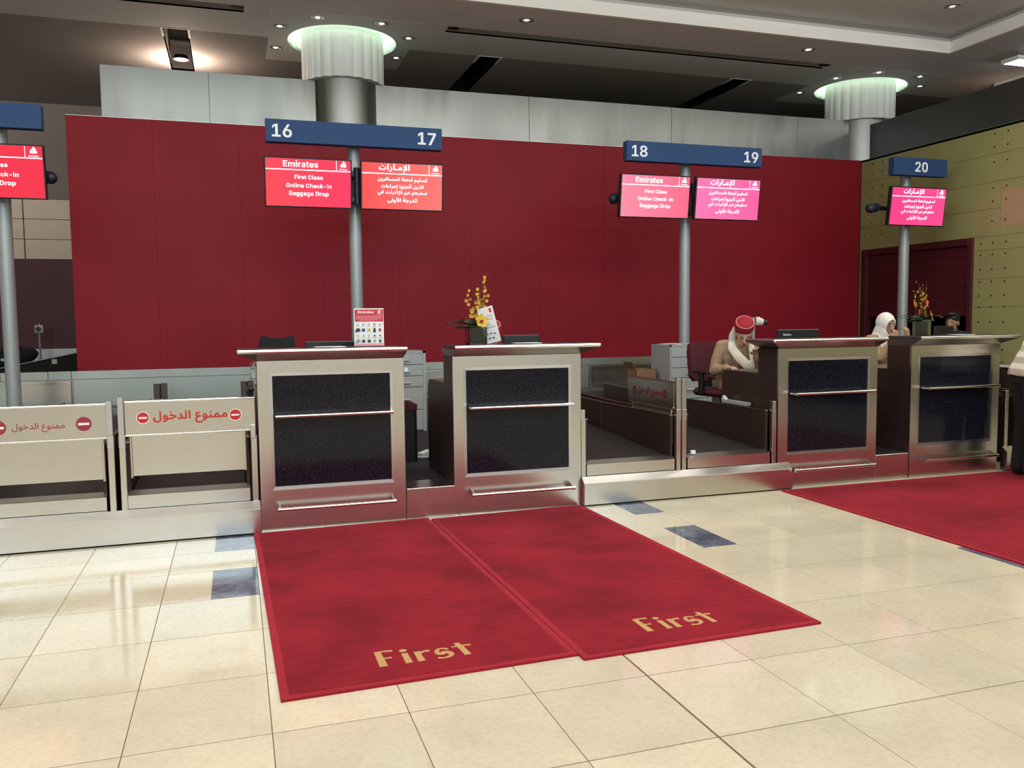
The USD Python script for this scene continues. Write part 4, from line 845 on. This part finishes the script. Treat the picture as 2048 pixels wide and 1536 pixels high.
# grey printer with a label strip and knobs on the agent's side of the laptop counter
t = T('boarding_pass_printer', 'low grey printer with paper on the side wall of the right open belt', 'printer', (5.78, 3.62, .68), w=True)
P('body', B(5.74, 5.80, 3.45, 3.85, .682, .716, .004), 'grey_plastic', t); P('paper', hull([(5.745, 3.80, .716), (5.745, 3.86, .716), (5.785, 3.80, .716), (5.785, 3.86, .716), (5.735, 3.82, .752), (5.765, 3.82, .752)]), 'paper', t)

# ================================================================== PEOPLE
def S_(c, r, seg=14): return m3.Manifold.sphere(r, seg).translate(tuple(map(float, c)))
def E_(c, r, M3=None, seg=20):
    s = m3.Manifold.sphere(1.0, seg).scale(tuple(map(float, r)))
    if M3 is not None: s = s.transform(np.hstack([M3, np.zeros((3, 1))]))
    return s.translate(tuple(map(float, c)))
def bone(a, ra, b, rb): return m3.Manifold.batch_hull([S_(a, ra), S_(b, rb)])
def finish(man, step, it=8):
    m = man.refine_to_length(step); m = trimesh.Trimesh(*meshkit.arrays(m)[:2], process=True)
    trimesh.smoothing.filter_taubin(m, lamb=.5, nu=.52, iterations=it); return m
def unit(v): v = np.array(v, float); return v/np.linalg.norm(v)
def hand(wrist, d, n, s=1., curl=.5, flip=1):
    """palm from the wrist along d, palm facing n; flip: the thumb's side"""
    d = unit(d); n = unit(np.array(n, float)-np.dot(n, d)*d); x = np.cross(d, n)*flip; w = np.array(wrist, float)
    out = [m3.Manifold.batch_hull([S_(w, .022*s), S_(w+d*.075*s+x*.030*s, .012*s), S_(w+d*.08*s-x*.030*s, .012*s), S_(w+d*.03*s+x*.024*s, .014*s), S_(w+d*.03*s-x*.022*s, .014*s)])]
    for k, (o, L) in enumerate(((.030, .070), (.010, .080), (-.010, .074), (-.029, .058))):
        p = w+d*.078*s+x*o*s; a = 0.25
        for j, (fr_, r0, r1) in enumerate(((.45, .0095, .0088), (.32, .0088, .008), (.25, .008, .0068))):
            a += curl*.8; q = p+(d*math.cos(a)+n*math.sin(a))*L*fr_*s; out.append(bone(p, r0*s, q, r1*s)); p = q
    p = w+d*.02*s+x*.026*s; q = p+(x*.7+d*.6+n*.25)*.038*s; r = q+(d*.85+n*(.2+curl*.4)+x*.1)*.034*s
    out += [bone(p, .012*s, q, .0105*s), bone(q, .0105*s, r, .0082*s)]
    return out
def head_parts(c, A, s=1.):
    """c: middle of the head; A: rows are right, back, up of the head in the body's frame (face towards -back)"""
    B3 = A.T; f = lambda p: c+B3 @ (np.array(p, float)*s)
    return [E_(f((0, .012, .022)), np.array((.074, .094, .098))*s, B3), m3.Manifold.batch_hull([E_(f((0, -.02, -.05)), np.array((.058, .062, .05))*s, B3), S_(f((0, -.068, -.095)), .018*s), S_(f((0, -.03, .0)), .065*s)]),
            m3.Manifold.batch_hull([S_(f((0, -.088, .015)), .008*s), S_(f((0, -.112, -.026)), .011*s), S_(f((-.015, -.09, -.03)), .008*s), S_(f((.015, -.09, -.03)), .008*s)]),
            E_(f((.075, .01, -.01)), np.array((.012, .022, .032))*s, B3), E_(f((-.075, .01, -.01)), np.array((.012, .022, .032))*s, B3),
            bone(f((-.018, -.085, -.062)), .008*s, f((.018, -.085, -.062)), .008*s)], f
def face(t, f, s, lipmat='lips'):
    P('eyes', [sph(f((sx*.031, -.082, .004)), .0095*s, 1, (1.2, .6, .6)) for sx in (-1, 1)], 'eye_dark', t, smooth=True)
    P('eyebrows', [tube([f((sx*.048, -.078, .026)), f((sx*.03, -.09, .031)), f((sx*.015, -.09, .027))], .0038*s, 6) for sx in (-1, 1)], 'brow', t)
    P('lips', [sph(f((0, -.093, -.058)), .011*s, 1, (1.7, .5, .5)), sph(f((0, -.091, -.066)), .010*s, 1, (1.5, .5, .5))], lipmat, t, smooth=True)
SEAT = dict(pelvis=(0, .04, .57), chest=(0, .01, .86), neck=(0, .0, 1.035), head=(0, -.045, 1.165), shL=(-.165, .01, .985), shR=(.165, .01, .985), elL=(-.235, .0, .74), elR=(.235, .0, .74), wrL=(-.13, -.22, .765), wrR=(.13, -.22, .765),
            hpL=(-.085, .02, .55), hpR=(.085, .02, .55), knL=(-.11, -.40, .53), knR=(.11, -.40, .53), anL=(-.11, -.37, .10), anR=(.11, -.37, .10), toL=(-.12, -.52, .04), toR=(.12, -.52, .04))
def human(name, label, loc, rz, J, skin, A, top, bottom, woman=True, hd=(('d', (0, -1, 0), 'n', (0, 0, -1), .5),)*2, step=.02, s=1.):
    t = T(name, label, 'person', loc, rz)
    J = {k: np.array(v, float) for k, v in J.items()}
    hp, f = head_parts(J['head'], A, s)
    limb = lambda dlt=0., k=1.: [bone(J['sh'+q], .052+dlt, J['el'+q], .040+dlt) for q in 'LR']+[bone(J['el'+q], .041+dlt, J['wr'+q], .027+dlt*.8) for q in 'LR']
    cw = .085 if woman else .10
    fwd = unit(np.cross(J['shR']-J['shL'], J['neck']-J['pelvis'])); rgt = unit(J['shR']-J['shL'])
    torso = lambda d=0.: [m3.Manifold.batch_hull([S_(J['pelvis']-rgt*.08, .095+d), S_(J['pelvis']+rgt*.08, .095+d), S_((J['pelvis']+J['chest'])/2-rgt*.05, .092+d), S_((J['pelvis']+J['chest'])/2+rgt*.05, .092+d)]),
                          m3.Manifold.batch_hull([S_((J['pelvis']+J['chest'])/2-rgt*.05, .09+d), S_((J['pelvis']+J['chest'])/2+rgt*.05, .09+d), S_(J['chest']-rgt*cw, .098+d), S_(J['chest']+rgt*cw, .098+d)]),
                          m3.Manifold.batch_hull([S_(J['chest']-rgt*cw, .098+d), S_(J['chest']+rgt*cw, .098+d), S_(J['shL'], .055+d), S_(J['shR'], .055+d), S_(J['neck']-np.array([0, 0, .03]), .055+d)])]
    legs = lambda d=0.: [bone(J['hp'+q], .085+d, J['kn'+q], .058+d) for q in 'LR']+[bone(J['kn'+q], .057+d, J['an'+q], .040+d) for q in 'LR']
    feet = [bone(J['an'+q]-np.array([0, 0, .03]), .036, J['to'+q], .03) for q in 'LR']
    hands = []
    for q, (dr_, nr, cu) in zip('LR', hd): hands += hand(J['wr'+q], dr_, nr, .95, cu, 1 if q == 'L' else -1)
    man = m3.Manifold.batch_boolean(torso()+limb()+legs()+feet+hp+hands+[bone(J['neck']-np.array([0, 0, .03]), .055, J['head'], .052)], m3.OpType.Add)
    P('body', finish(man, .014, 5), skin, t, smooth=True)
    face(t, f, s)
    jk = m3.Manifold.batch_boolean(torso(.016)+[bone(J['sh'+q], .070, J['el'+q], .056) for q in 'LR']+[bone(J['el'+q], .056, J['el'+q]+(J['wr'+q]-J['el'+q])*.9, .042) for q in 'LR'], m3.OpType.Add)
    m = finish(jk, step, 8); m.vertices += m.vertex_normals*(.024*(meshkit.fbm(m.vertices*np.array([15, 15, 21.]), 3)-.5))[:, None]
    P('jacket', m, top, t, smooth=True)
    cl = (J['chest']+J['neck'])/2
    for sx in (-1, 1):
        a = J['neck']+rgt*sx*.075+fwd*.045-np.array([0, 0, .02]); b = J['chest']+rgt*sx*.075+fwd*.112+np.array([0, 0, .03]); c_ = J['chest']+rgt*sx*.006+fwd*.122-np.array([0, 0, .06]); d_ = J['neck']+rgt*sx*.035+fwd*.062-np.array([0, 0, .05])
        P('lapel', hull([a, b, c_, d_, a+fwd*.008, b+fwd*.010, c_+fwd*.010, d_+fwd*.008]), top, t)
        q = 'LR'[sx > 0]; w0 = J['el'+q]+(J['wr'+q]-J['el'+q])*.80; w1 = J['el'+q]+(J['wr'+q]-J['el'+q])*.90
        P('cuff', cyl(w0, w1, .047, 18), top, t, smooth=40)
    for k in range(3): P('button', sph((J['chest']*(1-.22*k)+J['pelvis']*.22*k)+fwd*(.118-.004*k)-np.array([0, 0, .03]), .008, 1), 'hat_cord' if woman else 'black_plastic', t, smooth=True)
    lg = m3.Manifold.batch_boolean([m3.Manifold.batch_hull([S_(J['pelvis']-rgt*.075, .108), S_(J['pelvis']+rgt*.075, .108), S_(J['hpL'], .10), S_(J['hpR'], .10)])]+legs(.02), m3.OpType.Add)
    P('skirt' if woman else 'trousers', finish(lg, .03, 5), bottom, t, smooth=True)
    P('shoe', [m for m in [trimesh.Trimesh(*meshkit.arrays(bone(J['an'+q]-np.array([0, 0, .045]), .042, J['to'+q], .036))[:2]) for q in 'L']], 'black_plastic', t, smooth=True)
    P('shoe', [m for m in [trimesh.Trimesh(*meshkit.arrays(bone(J['an'+q]-np.array([0, 0, .045]), .042, J['to'+q], .036))[:2]) for q in 'R']], 'black_plastic', t, smooth=True)
    return t, f, J
def frame(pitch, yaw=0., roll=0.):
    """head rows right, back, up: pitched forward by pitch, turned by yaw"""
    m = trimesh.transformations.euler_matrix(pitch, roll, yaw, 'sxyz')[:3, :3]
    return np.array([m @ [1, 0, 0], m @ [0, 1, 0], m @ [0, 0, 1]])
def tilt_down(a, yaw=0.): return frame(a, yaw)
def pillbox(t, f, s=1.):
    prof = [(.0, .062), (.05, .058), (.085, .045), (.098, .02), (.100, -.02), (.094, -.04), (.0, -.04)]
    m = lathe(prof, 36); X, Y, Z = f((1, 0, 0))-f((0, 0, 0)), f((0, 1, 0))-f((0, 0, 0)), f((0, 0, 1))-f((0, 0, 0))
    M4 = np.eye(4); M4[:3, 0], M4[:3, 1], M4[:3, 2], M4[:3, 3] = X, Y, Z, f((0, .015, .105)); M4 = M4 @ rotm(.24, [1, 0, 0])
    h = P('hat', R4(m, M4), 'hat_red', t, smooth=50)
    a = np.linspace(0, 2*np.pi, 40); P('cord', R4(tube(np.stack([.089*np.cos(a), .089*np.sin(a), .046+0*a], 1), .0042, 8), M4), 'hat_cord', h)
# agent in the red hat, bent over a phone
J = dict(SEAT); J.update(chest=(.0, -.06, .84), neck=(.01, -.13, .985), head=(.02, -.22, 1.07), shL=(-.165, -.08, .945), shR=(.16, -.11, .945), elL=(-.245, -.10, .70), elR=(.20, -.24, .72), wrL=(-.16, -.30, .735), wrR=(.115, -.36, .86))
t, f, J1 = human('person', 'seated agent in a red pillbox hat and beige jacket looking down at a phone', (6.405, 4.66, .23), -16, J, 'skin', tilt_down(.58, -.12), 'beige_wool', 'beige_wool',
                 hd=(((.5, -1, .1), (0, 0, -1), .5), ((-.25, -.4, .8), (-.3, -.9, -.2), .55)))
pillbox(t, f)
P('hair', [sph(f((0, .035, .02)), .082, 2, (1, 1, 1.05))], 'hair', t, smooth=True)
def drape(pts, rs, flat=.45):
    out = []
    for (a, ra), (b, rb) in zip(zip(pts[:-1], rs[:-1]), zip(pts[1:], rs[1:])):
        out.append(m3.Manifold.batch_hull([E_(a, (ra, ra*flat, ra)), E_(b, (rb, rb*flat, rb))]))
    return finish(m3.Manifold.batch_boolean(out, m3.OpType.Add), .012, 8)
P('scarf', [drape([f((-.095, .02, .07)), f((-.11, .015, -.02)), f((-.105, .0, -.10)), (-.09, -.20, .93), (-.03, -.235, .84), (.045, -.25, .765), (.10, -.26, .755), (.115, -.26, .80), (.105, -.25, .88), (.10, -.22, .96)], [.016, .034, .040, .045, .050, .048, .042, .036, .034, .03])], 'cream_scarf', t, smooth=True)
ph = T('mobile_phone', 'dark phone held by the agent in the red hat at the laptop counter', 'phone', (0, 0, 0), w=False)
a28 = math.radians(-16); wr = J1['wrR']; wloc = np.array([6.405+wr[0]*math.cos(a28)-wr[1]*math.sin(a28), 4.66+wr[0]*math.sin(a28)+wr[1]*math.cos(a28), .23+wr[2]])
Mp = trimesh.transformations.concatenate_matrices(trimesh.transformations.translation_matrix(wloc+np.array([.0, -.085, .105])), rotm(a28, [0, 0, 1]), rotm(-.5, [1, 0, 0]), rotm(.5, [0, 0, 1]))
P('case', R4(B(-.036, .036, -.005, .005, -.07, .07, .003), Mp), 'black_plastic', ph); P('glass', R4(B(-.033, .033, .005, .0056, -.066, .066), Mp), 'counter_top', ph)
# agent mostly hidden behind the orchid counter, only hat and brow show
J = dict(SEAT); J.update(chest=(0, -.02, .83), neck=(0, -.05, .99), head=(-.005, -.10, 1.085), shL=(-.16, -.03, .94), shR=(.16, -.03, .94))
t, f, _ = human('person', 'agent in a red hat almost hidden behind the slanted notice', (3.765, 4.72, .205), -20, J, 'skin', tilt_down(.30), 'beige_wool', 'beige_wool', hd=(((.3, -1, 0), (0, 0, -1), .4), ((-.3, -1, 0), (0, 0, -1), .4)))
pillbox(t, f); P('hair', [sph(f((0, .035, .02)), .082, 2)], 'hair', t, smooth=True)
# agent in the white hijab, hand at her face, facing right
J = dict(SEAT); J.update(head=(0, -.05, 1.16), elR=(.19, -.16, .80), elL=(-.19, -.17, .80), wrL=(-.07, -.26, 1.01), wrR=(.07, -.29, 1.03))
t, f, _ = human('person', 'agent in a white hijab and beige jacket with both hands near her face', (8.30, 4.66, .215), 2, J, 'skin_tan', tilt_down(.16), 'beige_wool', 'beige_wool',
                hd=(((.15, .1, 1), (.1, .9, 0), .55), ((-.1, .05, 1), (-.2, .9, 0), .6)))
hj = E_(f((0, .02, .022)), np.array((.098, .118, .122))).trim_by_plane((0, 0, 1), -5)
Bq = tilt_down(.16).T
def hm(): 
    o = m3.Manifold.batch_boolean([E_(f((0, .016, .022)), (.096, .116, .120), Bq), m3.Manifold.batch_hull([E_(f((0, .02, -.03)), (.094, .10, .09), Bq), S_((0, .03, 1.03), .10), S_((0, -.03, .98), .085)]),
        m3.Manifold.batch_hull([S_((0, .03, 1.03), .10), S_((0, -.05, .97), .08), S_((-.12, .0, .98), .06), S_((.12, .0, .98), .06), S_((0, -.09, .86), .06), S_((0, .09, .90), .06)])], m3.OpType.Add)
    return o-E_(f((0, -.118, -.015)), (.070, .088, .092), Bq)
m = finish(hm(), .014, 4); m.vertices += m.vertex_normals*(.008*(meshkit.fbm(m.vertices*np.array([26, 26, 8.]), 3, 4)-.5))[:, None]
P('hijab', m, 'hijab_white', t, smooth=True)
# dark-haired man behind his monitor
t, f, _ = human('person', 'dark-haired man in a dark suit sitting behind a monitor near the shutter', (10.52, 5.86, .21), -66, SEAT, 'skin_tan', tilt_down(.08), 'navy_suit', 'navy_suit', woman=False, hd=(((.3, -1, 0), (0, 0, -1), .4), ((-.3, -1, 0), (0, 0, -1), .4)))
P('hair', finish(m3.Manifold.batch_boolean([E_(f((0, .022, .060)), (.086, .104, .094)), E_(f((0, -.04, .115)), (.06, .06, .04))], m3.OpType.Add)-E_(f((0, -.118, -.05)), (.092, .100, .122))-E_(f((0, -.01, -.12)), (.12, .10, .10)), .014, 3), 'hair', t, smooth=True)
# customer at the right edge
ST = dict(pelvis=(0, .06, .93), chest=(0, -.10, 1.24), neck=(0, -.17, 1.44), head=(0, -.22, 1.585), shL=(-.18, -.14, 1.38), shR=(.18, -.14, 1.38), elL=(-.25, -.12, 1.10), elR=(.25, -.20, 1.12), wrL=(-.18, -.36, 1.12), wrR=(.16, -.40, 1.18),
          hpL=(-.09, .06, .90), hpR=(.09, .06, .90), knL=(-.10, .03, .50), knR=(.10, .02, .50), anL=(-.10, .06, .095), anR=(.10, .06, .095), toL=(-.12, -.10, .036), toR=(.12, -.10, .036))
t = T('person', 'customer in a beige striped top and black trousers at the right edge', 'person', (8.285, 2.72, .0135), 70)
J = {k: np.array(v, float) for k, v in ST.items()}; hp, f = head_parts(J['head'], tilt_down(.1))
tor = lambda d: [m3.Manifold.batch_hull([S_((-.09, .06, .93), .11+d), S_((.09, .06, .93), .11+d), S_((-.07, -.02, 1.10), .10+d), S_((.07, -.02, 1.10), .10+d)]), m3.Manifold.batch_hull([S_((-.07, -.02, 1.10), .10+d), S_((.07, -.02, 1.10), .10+d), S_((-.10, -.10, 1.26), .105+d), S_((.10, -.10, 1.26), .105+d)]),
     m3.Manifold.batch_hull([S_((-.10, -.10, 1.26), .105+d), S_((.10, -.10, 1.26), .105+d), S_(J['shL'], .06+d), S_(J['shR'], .06+d), S_(J['neck'], .055+d)])]
hands = hand(J['wrL'], (.2, -1, .1), (0, 0, -1), 1, .4)+hand(J['wrR'], (-.2, -1, .2), (0, 0, -1), 1, .4, -1)
P('body', finish(m3.Manifold.batch_boolean(tor(0)+hp+hands+[bone(J['neck'], .055, J['head'], .055)]+[bone(J['sh'+q], .055, J['el'+q], .042) for q in 'LR']+[bone(J['el'+q], .042, J['wr'+q], .03) for q in 'LR']+[bone(J['hp'+q], .09, J['kn'+q], .06) for q in 'LR']+[bone(J['kn'+q], .06, J['an'+q], .042) for q in 'LR'], m3.OpType.Add), .016, 5), 'skin', t, smooth=True)
face(t, f, 1.)
P('hair', finish(E_(f((0, .025, .03)), (.088, .10, .11))-E_(f((0, -.10, -.02)), (.07, .075, .085)), .015, 3), 'hair', t, smooth=True)
m = finish(m3.Manifold.batch_boolean(tor(.022)+[bone(J['sh'+q], .075, J['el'+q], .065) for q in 'LR'], m3.OpType.Add).trim_by_plane((0, 0, 1), .915), .02, 6); m.vertices += m.vertex_normals*(.02*(meshkit.fbm(m.vertices*8, 3, 2)-.5))[:, None]
P('shirt', m, 'striped_shirt', t, smooth=True)
m = finish(m3.Manifold.batch_boolean([m3.Manifold.batch_hull([S_((-.09, .06, .90), .115), S_((.09, .06, .90), .115), S_(J['hpL'], .11), S_(J['hpR'], .11)])]+[bone(J['hp'+q], .11, J['kn'+q], .088) for q in 'LR']+[bone(J['kn'+q], .088, J['an'+q]-np.array([0, 0, .03]), .075) for q in 'LR'], m3.OpType.Add), .025, 5)
P('trousers', m, 'black_cloth', t, smooth=True)
for q in 'LR': P('shoe', bone(J['an'+q]-np.array([0, -.03, .055]), .038, J['to'+q], .034), 'black_plastic', t, smooth=True)
